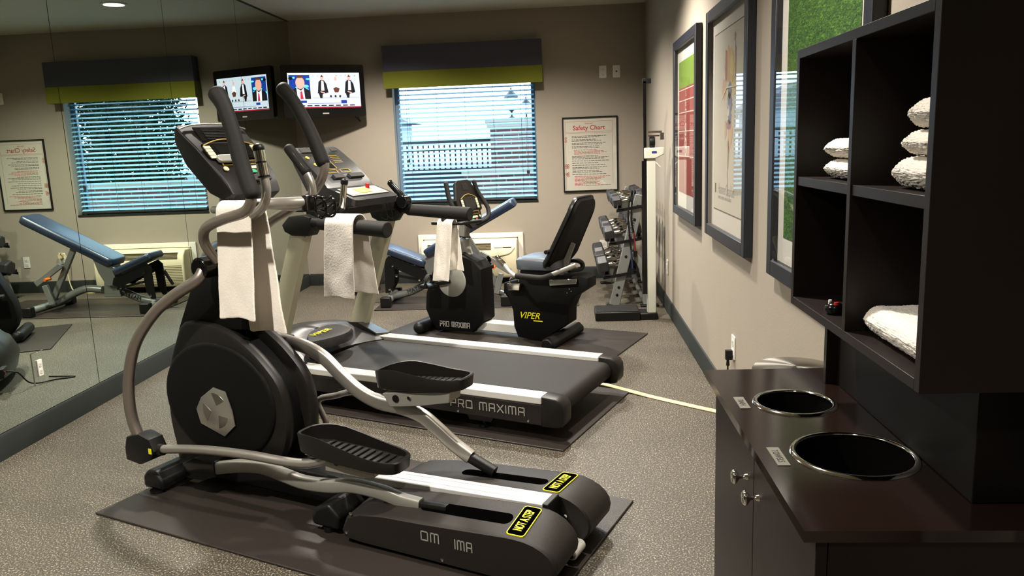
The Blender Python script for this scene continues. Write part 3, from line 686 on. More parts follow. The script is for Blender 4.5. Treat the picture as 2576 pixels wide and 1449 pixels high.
# ------------------------------------------------------------------ elliptical
el_ = empty('elliptical_trainer', E1); tag(el_, 'black and silver elliptical trainer in the foreground', 'elliptical trainer')
YC = -.005
NY, FY = -.085, .075
b = MB(); b.prism([(-.93, .02), (-.815, .02), (-.815, .06), (-.85, .10), (-.90, .10), (-.93, .07)], -.235, .175, 'y'); b.build('front_foot', 'black', el_, bevel=.012)
b = MB()
for yy in (-.225, .165): b.cyl((-.86, yy, .010), (-.86, yy, .02), .03, 16)
for yy in (-.20, .14): b.cyl((.03, yy, .010), (.03, yy, .03), .022, 16)
b.build('levelling_feet', 'blackgloss', el_)
b = MB(); b.prism([(-.82, .03), (.10, .03), (.18, .06), (.18, .12), (-.05, .15), (-.82, .15)], -.07, .06); b.build('base_beam', 'black', el_, bevel=.008)
b = MB(); b.prism([(-.03, .03), (.09, .03), (.10, .08), (.05, .125), (-.01, .10), (-.035, .06)], -.225, .165); b.build('middle_foot', 'black', el_, bevel=.014, seg=3)
# shroud
N = E1.xz(NY, (456, 812), (440, 850), (425, 915), (420, 985), (426, 1055), (440, 1115), (460, 1170), (560, 1190), (680, 1178), (715, 1130), (719, 1057), (700, 978), (657, 915), (616, 872), (580, 842), (540, 820), (500, 812))
N = [(p[0], p[1]) for p in cr([(*p,) for p in N], 3, True)]
def shr(prof, k):
    cx = sum(p[0] for p in prof)/len(prof); cz = sum(p[1] for p in prof)/len(prof)
    return [(cx+(p[0]-cx)*k, cz+(p[1]-cz)*k) for p in prof]
b = MB(); b.prism(N, NY, -.03, inset=.02); b.build('shroud', 'shroud', el_, ang=40)
Fm = [(p[0]+.035 if p[0] > -.62 else p[0], p[1]+.02*(p[1] > .3)) for p in N]
b = MB(); b.prism(Fm, .02, FY, inset=.02); b.build('shroud', 'shroud', el_, ang=40)
b = MB(); b.prism(shr(N, .95), -.03, .02); b.build('shroud_core', 'disc', el_)
dc = E1.at(552, 1008, 'y', NY); dr = (E1.at(690, 1008, 'y', NY).x-E1.at(424, 1008, 'y', NY).x)/2
b = MB(); b.lathe([(dr, .0), (dr, -.008), (dr-.006, -.014), (dr-.02, -.016), (.001, -.018)], (0, 0, 0), 64, 'y')
for v in b.bm.verts: v.co = Vector((v.co.x+dc.x, v.co.y+NY+.004, v.co.z*.80+dc.z))
b.build('flywheel_cover', 'disc', el_, ang=50)
Z5 = lambda a, c: (280+a/1.907, 480+c/1.907)
em = E1.xz(NY-.02, *[Z5(*p) for p in ((487, 943), (545, 965), (580, 1060), (593, 1130), (545, 1180), (430, 1115), (408, 1045), (430, 990))])
b = MB(); b.prism(em, NY-.014, NY-.022, inset=.004); em_o = b.build('emblem', 'brushed', el_)
ecx = sum(p[0] for p in em)/8; ecz = sum(p[1] for p in em)/8
for a0 in (70, 190, 310):
    b = MB(); a0 = math.radians(a0); pts = []
    for k in range(9): a = a0-.55+1.1*k/8; pts.append((ecx+.070*math.cos(a), ecz+.074*math.sin(a)))
    pts.append((ecx+.024*math.cos(a0), ecz+.024*math.sin(a0)))
    b.prism(pts, NY-.0221, NY-.0235); b.build('emblem_recess', 'darksilver' if a0 < 5 and a0 > 2 else 'steel', em_o, bevel=.001)
# mast base + neck
mp_ = E1.xz(-.05, (452, 830), (474, 753), (487, 705), (515, 655), (545, 625), (600, 620), (622, 700), (632, 830))
b = MB(); b.prism(mp_, -.06, .05, inset=.015); b.build('mast_cover', 'disc', el_, ang=40)
nk = E1.xz(-.03, (548, 650), (552, 480), (600, 480), (608, 650))
b = MB(); b.prism(nk, -.035, .03); b.build('mast', 'grey', el_, bevel=.01)
PX, PZ = E1.at(508, 674, 'y', -.15).x, E1.at(508, 674, 'y', -.15).z
b = MB(); b.cyl((PX, -.17, PZ), (PX, -.055, PZ), .042, 28); b.build('pivot_hub', 'blackgloss', el_, bevel=.008)
b = MB(); b.cyl((PX, .045, PZ), (PX, .16, PZ), .042, 28); b.build('pivot_hub', 'blackgloss', el_, bevel=.008)
# moving arms
def arm(upper, grip, lower, nm='moving_arm'):
    b = MB(); a = b
    b.tube(lower, .0225, 16, 6); o = None
    b.tube(upper, .019, 16, 6); o = b.build(nm, 'darksilver', el_)
    b = MB(); b.tube(grip, [.028]*2+[.0265]*(len(grip)-3)+[.030], 20, 6, round_end=True); b.build('foam_grip', 'foam', o)
    return o
up = E1.path((545, 655, -.12), (522, 625, -.16), (512, 597, -.19), (520, 572, -.22), (560, 552, -.25), (612, 535, -.27), (630, 512, -.28), (631, 485, -.28), (628, 470, -.28))
gr = E1.path((633, 487, -.28), (610, 420, -.28), (588, 340, -.28), (565, 270, -.28), (546, 236, -.28))
lo = E1.path((516, 668, -.14), (500, 700, -.17), (470, 722, -.19), (440, 742, -.20), (400, 775, -.215), (370, 812, -.225), (345, 855, -.235), (331, 900, -.24), (324, 960, -.245), (326, 1015, -.25), (335, 1060, -.25), (350, 1100, -.25))
arm(up, gr, lo)
jp = E1.path((368, 1125, -.25))[0]
jpf = E1.xz(-.25, (335, 1092), (365, 1085), (392, 1100), (405, 1130), (398, 1150), (370, 1162), (336, 1148), (332, 1120))
b = MB(); b.prism(jpf, -.285, -.215, inset=.008); b.tube(E1.path((380, 1128, -.25), (412, 1132, -.25)), [.026, .022], 16, 1); o = b.build('arm_joint', 'black', el_, ang=40)
q0 = E1.at(377, 1136, 'y', -.286); b = MB(); b.box(q0.x-.008, q0.x+.008, -.287, -.285, q0.z-.011, q0.z+.011); b.build('yellow_tag', 'yellow', o)
rod = E1.path((400, 1130, -.25), (480, 1130, -.25), (560, 1136, -.245), (640, 1147, -.235), (710, 1160, -.22), (760, 1166, -.215), (795, 1163, -.205), (832, 1150, -.19))
b = MB(); b.tube(rod, .0175, 16, 6); b.build('coupler_rod', 'silver', el_)
# far arm
up = E1.path((652, 625, .14), (652, 597, .19), (677, 560, .23), (735, 524, .255), (780, 492, .26), (803, 462, .26), (815, 430, .26), (816, 408, .26))
gr = E1.path((812, 408, .26), (795, 365, .26), (770, 310, .26), (738, 255, .26), (712, 224, .26))
lo = [(PX, .14, PZ), (PX-.03, .17, PZ-.12), (PX-.12, .2, PZ-.3), (PX-.14, .22, PZ-.5), (PX-.05, .24, .18)]
arm(up, gr, lo)
b = MB(); b.box(PX-.09, PX-.01, .205, .275, .11, .20); b.build('arm_joint', 'blackgloss', el_, bevel=.015)
b = MB(); b.tube([(PX-.03, .24, .155), (-.35, .24, .19)]+E1.path((800, 1010, .23), (845, 995, .215), (895, 985, .18), (960, 1000, .13)), .013, 14, 6); b.build('coupler_rod', 'silver', el_)
# fixed handles
fh = E1.path((650, 372, -.17), (664, 445, -.17), (670, 480, -.17), (664, 515, -.165), (640, 540, -.155), (606, 556, -.12), (585, 560, -.06))
b = MB(); b.tube(fh[1:], .0165, 16, 6); o = b.build('fixed_handle', 'silver', el_)
d1 = fh[0]; d2 = fh[1]; mid = (d1+d2)/2
b = MB(); b.cyl(d1.lerp(d2, .05), d1.lerp(d2, .47), .019, 20); b.cyl(d1.lerp(d2, .53), d1.lerp(d2, .97), .019, 20); b.build('pulse_sensor', 'chrome', o)
b = MB(); b.tube([d1, d1.lerp(d2, .04)], .0205, 16, 1, round_end=True); b.build('grip_cap', 'black', o); b = MB(); b.cyl(d1.lerp(d2, .46), d1.lerp(d2, .54), .018, 16); b.build('grip_ring', 'black', o); b = MB(); b.cyl(d1.lerp(d2, .96), d2+(d2-d1)*.02, .021, 16); b.build('grip_ring', 'black', o)
fh = E1.path((727, 374, .17), (770, 432, .17), (783, 462, .17), (785, 490, .17), (776, 512, .16), (740, 520, .12), (690, 516, .03), (640, 515, -.06))
b = MB(); b.tube(fh[1:], .0165, 16, 6); o = b.build('fixed_handle', 'silver', el_)
b = MB(); b.tube([fh[0], fh[1]], .021, 18, 1, round_end=True); b.build('hand_grip', 'foam', o)
b = MB(); v = fh[1]-fh[0]; side = Vector((.012, -.012, .0)); b.obox(fh[0]+side+v*.05, fh[0]+side+v*.85, .008, .01); b.build('pulse_sensor', 'chrome', o)
# crossbar
cb = E1.path((600, 520, -.1), (665, 513, -.03), (725, 510, .08), (790, 506, .18))
b = MB(); b.tube(cb, .021, 16, 4); b.build('crossbar', 'silver', el_)
# bottle cage
cc = E1.path((782, 510, .165))[0]
b = MB(); b.cyl(cc+Vector((0, 0, -.032)), cc+Vector((0, 0, .03)), .037, 24); b.box(cc.x+.02, cc.x+.05, cc.y-.03, cc.y+.03, cc.z-.025, cc.z+.025); o = b.build('bottle_clamp', 'blackgloss', el_, bevel=.006)
b = MB(); c_ = E1.path((808, 523, .16))[0]
for s_, (dx, dy) in enumerate(((0, 0), (0, .055))):
    pts = [(c_.x+dx+.028*math.cos(a), c_.y+dy, c_.z+.040*math.sin(a)) for a in [2*PI*k/12 for k in range(13)]]
    b.tube(pts, .0045, 6, 2)
for a in (0, .8, 1.57, 2.4, 3.14, 4.2, 5.2): b.cyl((c_.x+.028*math.cos(a), c_.y, c_.z+.040*math.sin(a)), (c_.x+.028*math.cos(a+.5), c_.y+.055, c_.z+.040*math.sin(a+.5)), .004, 6)
b.cyl((c_.x-.035, c_.y, c_.z), (cc.x+.03, cc.y-.02, cc.z), .008, 8); b.build('bottle_cage', 'blackgloss', el_)
# console
zt_, zb_ = 1.475, 1.285
body = [[(-.60, 1.462), (-.585, 1.478), (-.50, 1.40), (-.395, 1.285), (-.375, 1.25), (-.36, 1.215), (-.40, 1.185), (-.48, 1.22), (-.575, 1.33), (-.61, 1.42)]]
def cons_ring(prof, y, wtop, wbot):
    out = []
    for x, z in prof:
        k = (z-1.18)/(1.478-1.18); out.append((x, YC+y*(wbot+(wtop-wbot)*max(0, min(1, k))), z))
    return out
pr0 = body[0]; b = MB()
b.loft([cons_ring([(sum(p[0] for p in pr0)/10+(p[0]-sum(q_[0] for q_ in pr0)/10)*s, sum(p[1] for p in pr0)/10+(p[1]-sum(q_[1] for q_ in pr0)/10)*s) for p in pr0], y, .165, .12) for y, s in ((-1, .84), (-.97, .95), (-.88, 1), (0, 1.02), (.88, 1), (.97, .95), (1, .84))])
cons = b.build('console', 'shroud', el_, bevel=.004, ang=30)
fu = Vector((-.50+.395, 0, 1.40-1.285)).normalized(); 
def cm(x, z, y): return plane_mtx((x, y, z), (0, 1, 0), (fu.x, 0, fu.z))
fm = cm(-.448+.004, 1.343+.004, YC)      # face plane centre (between bend and low edge); z out towards the user
def facebox(b, u0, u1, v0, v1, t0=0., t1=.002, mtx=None): b.box(u0, u1, v0, v1, t0, t1, mtx or fm)
def ringrect(b, u0, u1, v0, v1, w=.002, t1=.003, mtx=None):
    for a in ((u0, u1, v0, v0+w), (u0, u1, v1-w, v1), (u0, u0+w, v0, v1), (u1-w, u1, v0, v1)): b.box(*a, .0, t1, mtx or fm)
def console_face(parent, fm, w, h, k=1, red=True):
    b = MB(); pts = rrect(-w/2, w/2, 0, h*.5, .02); b.loft([[fm @ Vector((p[0], p[1], z)) for p in pts] for z in (0, .003)]); b.build('display_bezel', 'blackgloss', parent)
    b = MB()
    arc = [fm @ Vector((-w/2+.012+(w-.024)*i/12, h*.43+.03*math.sin(PI*i/12), .004)) for i in range(13)]
    b.tube(arc, .0022, 6, 2); ringrect(b, -w*.36, w*.36, -h*.20, -h*.08, .0015, .004, fm); b.build('gold_trim', 'gold', parent)
    b = MB(); b.box(-w*.28, w*.28, h*.08, h*.40, .003, .0045, fm); b.build('display', 'lcd', parent)
    for s_ in (-1, 1):
        b = MB()
        for i in range(4): b.box(s_*w*.42-w*.055, s_*w*.42+w*.055, h*(.02+.10*i), h*(.105+.10*i), .003, .006, fm)
        b.build('side_buttons', 'paleprint', parent)
        b = MB(); o_ = fm @ Vector((s_*w*.36, -h*.30, 0)); n_ = (fm.to_3x3() @ Vector((0, 0, 1))); b.cyl(o_, o_+n_*.004, .011*k, 14); b.build('round_button', 'paleprint', parent)
    b = MB(); b.box(-w*.2, w*.2, -h*.34, -h*.26, 0, .004, fm); b.build('key_panel', 'paleprint', parent)
    gx = 0 if red else w*.17; b = MB(); b.loft([[fm @ Vector((p[0]+gx, p[1], z)) for p in ((-w*.16, -h*.47), (.002, -h*.47), (-w*.05, -h*.37), (-w*.16, -h*.37))] for z in (0, .004)]); b.build('start_button', 'green', parent)
    if not red: return
    b = MB(); b.loft([[fm @ Vector((p[0], p[1], z)) for p in ((.02*k, -h*.47), (w*.16, -h*.47), (w*.16, -h*.38), (.02*k, -h*.38))] for z in (0, .004)]); b.build('stop_button', 'pinkred', parent)
console_face(cons, fm, .27, .16, 1, False)
b = MB(); b.loft([[fm @ Vector((p[0], p[1], z)) for p in rrect(-.11, .03, -.022, .012, .012)] for z in (.0, .006, .016)]); b.build('device_rest', 'grey', cons, bevel=.004)
b = MB(); b.loft([[fm @ Vector((p[0], p[1], z)) for p in rrect(-.07, .09, -.112, -.082, .01)] for z in (-.01, .003)]); b.build('storage_tray', 'slot', cons, bevel=.002)
# speaker / fan housing at the top
tm_ = cm(-.541, 1.441, YC); b = MB(); b.box(-.10, .10, -.035, .035, .0, .004, tm_); 
b.build('vent_panel', 'blackgloss', cons)
b = MB()
for i in range(7): b.box(-.07, .07, -.026+i*.008, -.0235+i*.008, .004, .006, tm_)
b.build('vent_grille', 'hood', cons)
b = MB(); b.tube([tm_ @ Vector(p) for p in ((-.16, .03, .0), (-.10, .046, .003), (0, .052, .004), (.10, .046, .003), (.16, .03, 0))], .003, 8, 3); b.build('silver_trim', 'silver', cons)
# pedal arms
na = E1.path((540, 1178, -.165), (600, 1172, -.165), (660, 1175, -.165), (715, 1195, -.165), (765, 1213, -.165), (830, 1222, -.165), (890, 1222, -.165), (960, 1238, -.165), (1010, 1258, -.165), (1060, 1272, -.165))
b = MB(); b.tube(na, 1, 18, 6, flat=(.036, .05)); b.build('pedal_arm', 'grey', el_)
b = MB(); ck = E1.xz(-.165, (470, 1160), (500, 1146), (548, 1156), (552, 1196), (520, 1204), (480, 1196)); b.prism(ck, -.19, -.09, inset=.006); b.build('crank_cover', 'blackgloss', el_)
b = MB(); na2 = E1.at(1052, 1270, 'y', -.165); b.tube([na2, Vector((na2.x+.12, -.165, .168))], 1, 14, 1, flat=(.03, .034)); b.build('roller_arm_tip', 'black', el_)
fa = E1.path((650, 842, .105), (720, 858, .105), (770, 873, .105), (815, 900, .105), (860, 945, .105), (905, 985, .105), (955, 1012, .105), (1010, 1025, .105), (1060, 1045, .105), (1100, 1078, .105), (1140, 1115, .105), (1185, 1150, .105))
b = MB(); b.tube(fa, 1, 18, 6, flat=(.036, .052)); b.build('pedal_arm', 'silver', el_)
b = MB(); ck = E1.xz(.105, (590, 822), (640, 828), (728, 846), (735, 862), (690, 872), (600, 850)); b.prism(ck, .08, .135, inset=.005); b.build('crank_cover', 'black', el_)
b = MB(); b.tube(E1.path((1180, 1148, .105), (1245, 1187, .105)), 1, 14, 1, flat=(.034, .036)); b.build('roller_arm_tip', 'black', el_)
# pedals
def pedal(x0, x1, yc, z0, z1, w=.155):
    """tray pedal: x0 front .. x1 rear, deck height z0 at front and z1 at rear"""
    L = x1-x0; n = 18
    def outline(s, grow=0):
        out = []
        for k in range(36):
            a = 2*PI*k/36; c_, s_ = math.cos(a), math.sin(a); e = .55
            u = math.copysign(abs(c_)**e, c_); v = math.copysign(abs(s_)**e, s_)
            wid = w/2*(1-.12*(u < 0)*abs(u)); out.append((x0+L/2+u*(L/2)*s, yc+v*wid*s))
        return out
    def zd(x): return z0+(z1-z0)*(x-x0)/L
    def rim(x): u = (x-x0)/L; return .03+.035*math.exp(-((u-.25)/.35)**2)
    b = MB()
    O = outline(1); I = outline(.93)
    b.loft([[(p[0], p[1], zd(p[0])+.002) for p in I][::1], [(p[0], p[1], zd(p[0])+rim(p[0])-.002) for p in I], [(p[0], p[1], zd(p[0])+rim(p[0])) for p in shr2(O, .98)], [(p[0], p[1], zd(p[0])+rim(p[0])-.004) for p in O], [(p[0], p[1], zd(p[0])-.012) for p in shr2(O, .97)], [(p[0], p[1], zd(p[0])-.016) for p in shr2(O, .9)]], caps=True)
    o = b.build('pedal', 'shroud', el_, ang=50)
    b = MB()
    for i in range(11):
        x = x0+L*(.2+.066*i); wd = w*.36
        b.box(x, x+.018, yc-wd, yc+wd, zd(x)+.002, zd(x)+.008)
    b.build('tread', 'hood', o, bevel=.002)
def shr2(o, k):
    cx = sum(p[0] for p in o)/len(o); cy = sum(p[1] for p in o)/len(o); return [(cx+(p[0]-cx)*k, cy+(p[1]-cy)*k) for p in o]
pn = E1.xz(-.165, (768, 1095), (1020, 1160)); pedal(pn[0][0]-.01, pn[1][0], -.165, .318, .292)
pf = E1.xz(.11, (958, 968), (1182, 965)); pedal(pf[0][0]-.0, pf[1][0]+.0, .11, E1.at(958, 975, 'y', .04).z, E1.at(1140, 978, 'y', .04).z-.0)
bk_ = E1.xz(-.19, (828, 1138), (850, 1150), (952, 1165), (952, 1196), (930, 1198), (830, 1178))
b = MB(); b.prism(bk_, -.215, -.185); o = b.build('pedal_bracket', 'grey', el_, bevel=.003)
q0 = E1.at(846, 1163, 'y', -.216); b = MB(); b.cyl((q0.x, -.218, q0.z), (q0.x, -.215, q0.z), .013, 18); b.build('bolt_cap', 'black', o)
bk_ = E1.xz(.06, (965, 988), (1000, 985), (1135, 985), (1133, 1012), (1060, 1020), (985, 1022))
b = MB(); b.prism(bk_, .05, .13); o = b.build('pedal_bracket', 'grey', el_, bevel=.003)
q0 = E1.at(995, 1003, 'y', .048); b = MB(); b.cyl((q0.x, .046, q0.z), (q0.x, .05, q0.z), .014, 18); b.build('bolt_cap', 'black', o)
b = MB(); q0 = E1.at(1029, 1001, 'y', .048); b.cyl((q0.x, .044, q0.z), (q0.x, .05, q0.z), .007, 10); b.build('bolt', 'chrome', o)
# ramps: side housings whose lids slope down to the outside
def ramp_(yi, yo, ys):
    pr = [(.135, .030), (.125, .06), (.15, .125), (.20, .150), (.30, .168), (.45, .183), (.80, .200)]
    cx_, cz_, rr_ = .822, .106, .094
    for k in range(13):
        a = PI/2-PI*k/12; pr.append((cx_+rr_*1.45*math.cos(a), cz_+rr_*math.sin(a)))
    pr += [(.80, .018), (.2, .024)]
    sg = 1 if yo > yi else -1; W3 = abs(yo-yi)
    def kz(y): t_ = abs(y-yi)/W3; return 1-(.20 if sg < 0 else .06)*t_
    def row(y, ins=0, extra=1):
        out = []
        for x, z in pr:
            zz = z if z < .06 else .03+(z-.03)*kz(y)*extra
            cx2, cz2 = .5, .1; d = Vector((x-cx2, zz-cz2)); L = d.length; d = d*((L-ins)/L); out.append((cx2+d.x, y, cz2+d.y))
        return out
    b = MB(); b.loft([row(yi, .006), row(yi+sg*.006), row(yi+sg*W3*.5), row(yo-sg*.016), row(yo-sg*.006, .003), row(yo, .012)]); o = b.build('ramp_housing', 'ramp', el_, ang=35)
    def ztop(x, y):
        z = .183+(x-.45)*(.017/.35); return .03+(z-.03)*kz(y)
    sl = -(.20 if sg < 0 else .06)*.16/W3*sg
    b = MB(); pts = rrect(.42, .765, ys-.026, ys+.026, .024)
    b.loft([[(p[0], p[1], ztop(p[0], p[1])+dz) for p in pts] for dz in (-.002, .0012)]); b.build('roller_slot', 'slotblack', o)  # flat black patch, the dark inside an open slot is painted on
    ya, yb = min(yi, yo)+.014, max(yi, yo)-.014; xs = .812
    st = MB()
    st.m(0); st.loft([[(xs-.036+p[1], p[0], ztop(xs-.01, p[0])+dz) for p in rrect(ya, yb, 0, .064, .012)] for dz in (-.001, .0025)])
    st.m(1); st.loft([[(xs-.033+p[1], p[0], ztop(xs-.01, p[0])+dz) for p in rrect(ya+.003, yb-.003, 0, .058, .010)] for dz in (.0025, .0029)])
    st.build('warning_sticker', ['yellow', 'slotblack'], o)
    ym = (ya+yb)/2
    text('NOT A STEP', .043, plane_mtx((xs+.0095, ym, ztop(xs-.01, ym)+.0038), (0, 1, sl), (-1, 0, 0)), 'warning_text', 'yellow', o, align='CENTER', sx=.46*(yb-ya)/.144*.97, bold=.0008, depth=.0003)
    return o
rn = ramp_(-.078, -.25, -.165)
rf = ramp_(.018, .225, .105)
for x, z in ((.175, .125), (.15, .05), (.90, .055), (.545, .036)):
    b = MB(); b.lathe([(.006, -.2498), (.006, -.252), (.003, -.2535), (.0002, -.2537)], (x, 0, z), 10, 'y'); b.build('screw', 'chrome', rn)
for wd_, pa, pb in (('OM', (1060, 1357), (1103, 1362)), ('IMA', (1145, 1380), (1187, 1386))):
    a0 = E1.at(*pa, 'y', -.251); a1 = E1.at(*pb, 'y', -.251)
    lettering(wd_, a1.x-a0.x, .030, plane_mtx((a0.x, -.2503, a0.z), (1, 0, 0), (0, 0, 1)), 'silprint', rn, .14)
b = MB(); b.lathe([(.006, .0178), (.006, .0155), (.0002, .015)], (.87, 0, .13), 10, 'y'); b.build('screw', 'chrome', rf)
b = MB(); b.prism([(.0, .12), (.83, .145), (.83, .205), (.0, .178)], -.073, .012); o = b.build('centre_beam', 'alu', el_, bevel=.004)
b = MB(); b.prism([(.83, .14), (.856, .14), (.85, .207), (.828, .207)], -.075, .014); b.build('beam_end_cap', 'black', o, bevel=.003)
b = MB()
for yy in (-.05, -.012): b.obox((.02, yy, .1787), (.825, yy, .2049), .002, .001)
b.build('beam_groove', 'grey', o)
b = MB(); b.obox((.83, -.03, .13), (.93, -.03, .045), .06, .03); b.cyl((.925, -.07, .045), (.925, .01, .045), .02, 16); b.build('rear_bracket', 'alu', el_, bevel=.004)
b = MB(); b.cyl((.925, -.076, .045), (.925, .016, .045), .011, 12); b.build('bolt', 'chrome', el_)
b = MB(); b.tube([(-.75, -.05, .10), (-.4, -.05, .09), (.05, -.05, .07)], .015, 10, 3); b.build('lower_rail', 'black', el_)

# ------------------------------------------------------------------ towels
def drape(fr, bar, r, width, Lf, Lb, label, back_shift=.05, skew=0, seed=1, thick=.007, sag=.015, wave=.006):
    """bar=(x,y,z) start of the bar axis; towel spans x..x+width, hanging on the near (-y) side Lf and far side Lb"""
    rnd = random.Random(seed); x0, y0, z0 = bar
    nu, nv = 22, 70
    arc = PI*r; tot = Lf+arc+Lb; rows = []
    for j in range(nv+1):
        s_ = tot*j/nv
        if s_ < Lf: y = y0-r; z = z0-(Lf-s_); f = (Lf-s_)/Lf; side = -1
        elif s_ < Lf+arc: a = PI-(s_-Lf)/r; y = y0+r*math.cos(a); z = z0+r*math.sin(a); f = 0; side = 0
        else: y = y0+r; z = z0-(s_-Lf-arc); f = (s_-Lf-arc)/Lb; side = 1
        row = []
        sh = back_shift*(s_/tot) + skew*f*(-1 if side == -1 else 0)
        for i in range(nu+1):
            u = i/nu; wv = math.sin(u*PI*2.2+seed+f*1.3)*wave*f+noise.noise(Vector((u*3, s_*9, seed)))*.006*(.3+f)
            x = x0+u*width*(1+.06*f)+sh+noise.noise(Vector((s_*8, u, seed+9)))*.003
            row.append(Vector((x, y+wv+side*f*.01, z+noise.noise(Vector((u*5, seed*3., 2)))*.004*f+(-sag*f*abs(u-.5) if side else 0))))
        rows.append(row)
    b = MB(); R = [[b.bm.verts.new(p) for p in row] for row in rows]
    for j in range(nv):
        for i in range(nu): b._f([R[j][i], R[j][i+1], R[j+1][i+1], R[j+1][i]], True)
    # woven bands near the hems are pressed in
    o = b.build('hand_towel', 'towel', ang=180); place(o, fr)
    md = o.modifiers.new('solid', 'SOLIDIFY'); md.thickness = thick; md.offset = 1
    md = o.modifiers.new('sub', 'SUBSURF'); md.levels = md.render_levels = 2
    tx = D.textures.new('terry', 'CLOUDS'); tx.noise_scale = .006; tx.noise_depth = 1
    md = o.modifiers.new('disp', 'DISPLACE'); md.texture = tx; md.strength = .0012; md.texture_coords = 'LOCAL'
    tag(o, label, 'towel', 'towels hanging on the machines'); return o
tl = E1.xz(-.16, (530, 520), (622, 516), (560, 797), (667, 830))
bar_z = E1.at(575, 520, 'y', -.13).z-.012
b = MB(); b.tube([(tl[0][0]-.02, -.13, bar_z), (tl[1][0]+.02, -.13, bar_z)], .014, 14, 1, round_end=True); b.box((tl[0][0]+tl[1][0])/2-.01, (tl[0][0]+tl[1][0])/2+.01, -.13, -.03, bar_z-.01, bar_z+.01); b.build('towel_bar', 'silver', el_)
drape(E1, (tl[0][0]+.005, -.13, bar_z), .03, (tl[1][0]-tl[0][0])*.94, bar_z-E1.at(590, 797, 'y', -.16).z, bar_z-E1.at(630, 830, 'y', -.10).z, 'white terry towel hanging on the elliptical trainer', .06, -.0, 3)

# ------------------------------------------------------------------ treadmill
tr = empty('treadmill', T); tag(tr, 'treadmill with black belt and silver side rails behind the elliptical', 'treadmill')
HWD = .40
for s_ in (-1, 1):
    b = MB(); b.box(-.60, .87, s_*HWD-(.0 if s_ > 0 else 0), s_*(HWD-.085), .185, .222) if s_ > 0 else b.box(-.60, .87, -HWD, -HWD+.085, .185, .222)
    o = b.build('side_rail', 'alu', tr, bevel=.006, seg=3)
    b = MB()
    for k in range(5): yy = s_*(HWD-.02-.011*k); b.box(-.58, .868, yy-.0018, yy+.0018, .2218, .2226)
    b.build('rail_groove', 'grey', o)
    b = MB(); b.prism([(-.60, .095), (.87, .082), (.87, .184), (-.60, .184)], s_*(HWD-.003), s_*(HWD-.05)); sk = b.build('side_skirt', 'ramp', tr, bevel=.005)
    if s_ < 0:
        tx0 = T.at(1133, 1004, 'y', -.4).x; lettering('PRO MAXIMA', T.at(1318, 1035, 'y', -.4).x-tx0, .036, plane_mtx((tx0, -HWD+.0025, .122), (1, 0, 0), (0, 0, 1)), 'silprint', sk, .13)
        for x in (.42, .80): 
            b = MB(); b.lathe([(.006, 0), (.005, -.003), (.0003, -.0035)], (x, -HWD+.003, .098), 10, 'y'); b.build('screw', 'chrome', sk)
    # rear end cap
    yo, yi = s_*(HWD+.004), s_*(HWD-.09)
    pr = [(.87, .080), (.94, .080), (.968, .088), (.982, .11), (.985, .15), (.982, .185), (.968, .210), (.94, .222), (.87, .225)]
    b = MB(); b.prism(pr, yo, yi, inset=.012); b.build('rear_cap', 'shroud', tr, ang=40)
    b = MB(); b.prism([(.44, .085), (.60, .085), (.58, .05), (.46, .05)], s_*(HWD-.04), s_*(HWD-.12)); b.cyl((.52, s_*(HWD-.08), .010), (.52, s_*(HWD-.08), .05), .013, 14); b.cyl((.52, s_*(HWD-.08), .010), (.52, s_*(HWD-.08), .022), .03, 20); b.build('rear_foot', 'blackgloss', tr)
# belt with rollers
pr = [(-.62, .20), (.89, .20)]+[(.90+.048*math.cos(a), .152+.048*math.sin(a)) for a in [(PI/2-PI*k/12) for k in range(13)]]+[(.89, .104), (-.62, .104)]
b = MB(); b.prism(pr, -HWD+.088, HWD-.088, smooth=True); b.build('running_belt', 'belt', tr, ang=50)
b = MB(); b.prism([(-1.0, .05), (.6, .05), (.6, .10), (-1.0, .10)], -.25, .25); b.build('deck_frame', 'black', tr)
b = MB(); b.cyl((-.95, -.33, .035), (-.95, .33, .035), .025, 16); b.build('transport_wheels', 'black', tr)
b = MB(); b.box(-1.125, -1.095, -.30, -.20, .09, .15); pw_ = b.build('power_inlet', 'black', tr, bevel=.004)
b = MB(); b.box(-1.129, -1.124, -.285, -.262, .11, .13); b.build('power_switch', 'red', pw_, bevel=.001)
b = MB(); b.tube([(-1.12, -.23, .12), (-1.18, -.22, .10), (-1.24, -.20, .02), (-1.36, -.12, .006), (-1.46, -.10, .006), (-1.30, -.02, .006)], .0045, 8, 6); b.build('power_cord', 'black', tr)
# hood: lofted across y
b = MB(); rings = []
for k in range(17):
    v = -1+2*k/16; yy = v*(HWD-.01)
    bulge = 1-abs(v)**2.2
    xf = -1.04-.06*bulge; xr = -.60+.12*(1-bulge)-.06*bulge
    zt2 = .275+.06*bulge
    rings.append([(xf, yy, .06), (xf-.02, yy, .14), (xf+.02, yy, .23), (xf+.08, yy, zt2-.01), (xf+.20, yy, zt2+.006), (-.80, yy, zt2-.004), (xr-.10, yy, .225+.045*bulge), (xr-.03, yy, .212+.015*bulge), (xr, yy, .206), (xr, yy, .06)])
b.loft(rings); hood = b.build('motor_hood', 'hood', tr, ang=50)
mo = T.at(835, 843, 'z', .30)
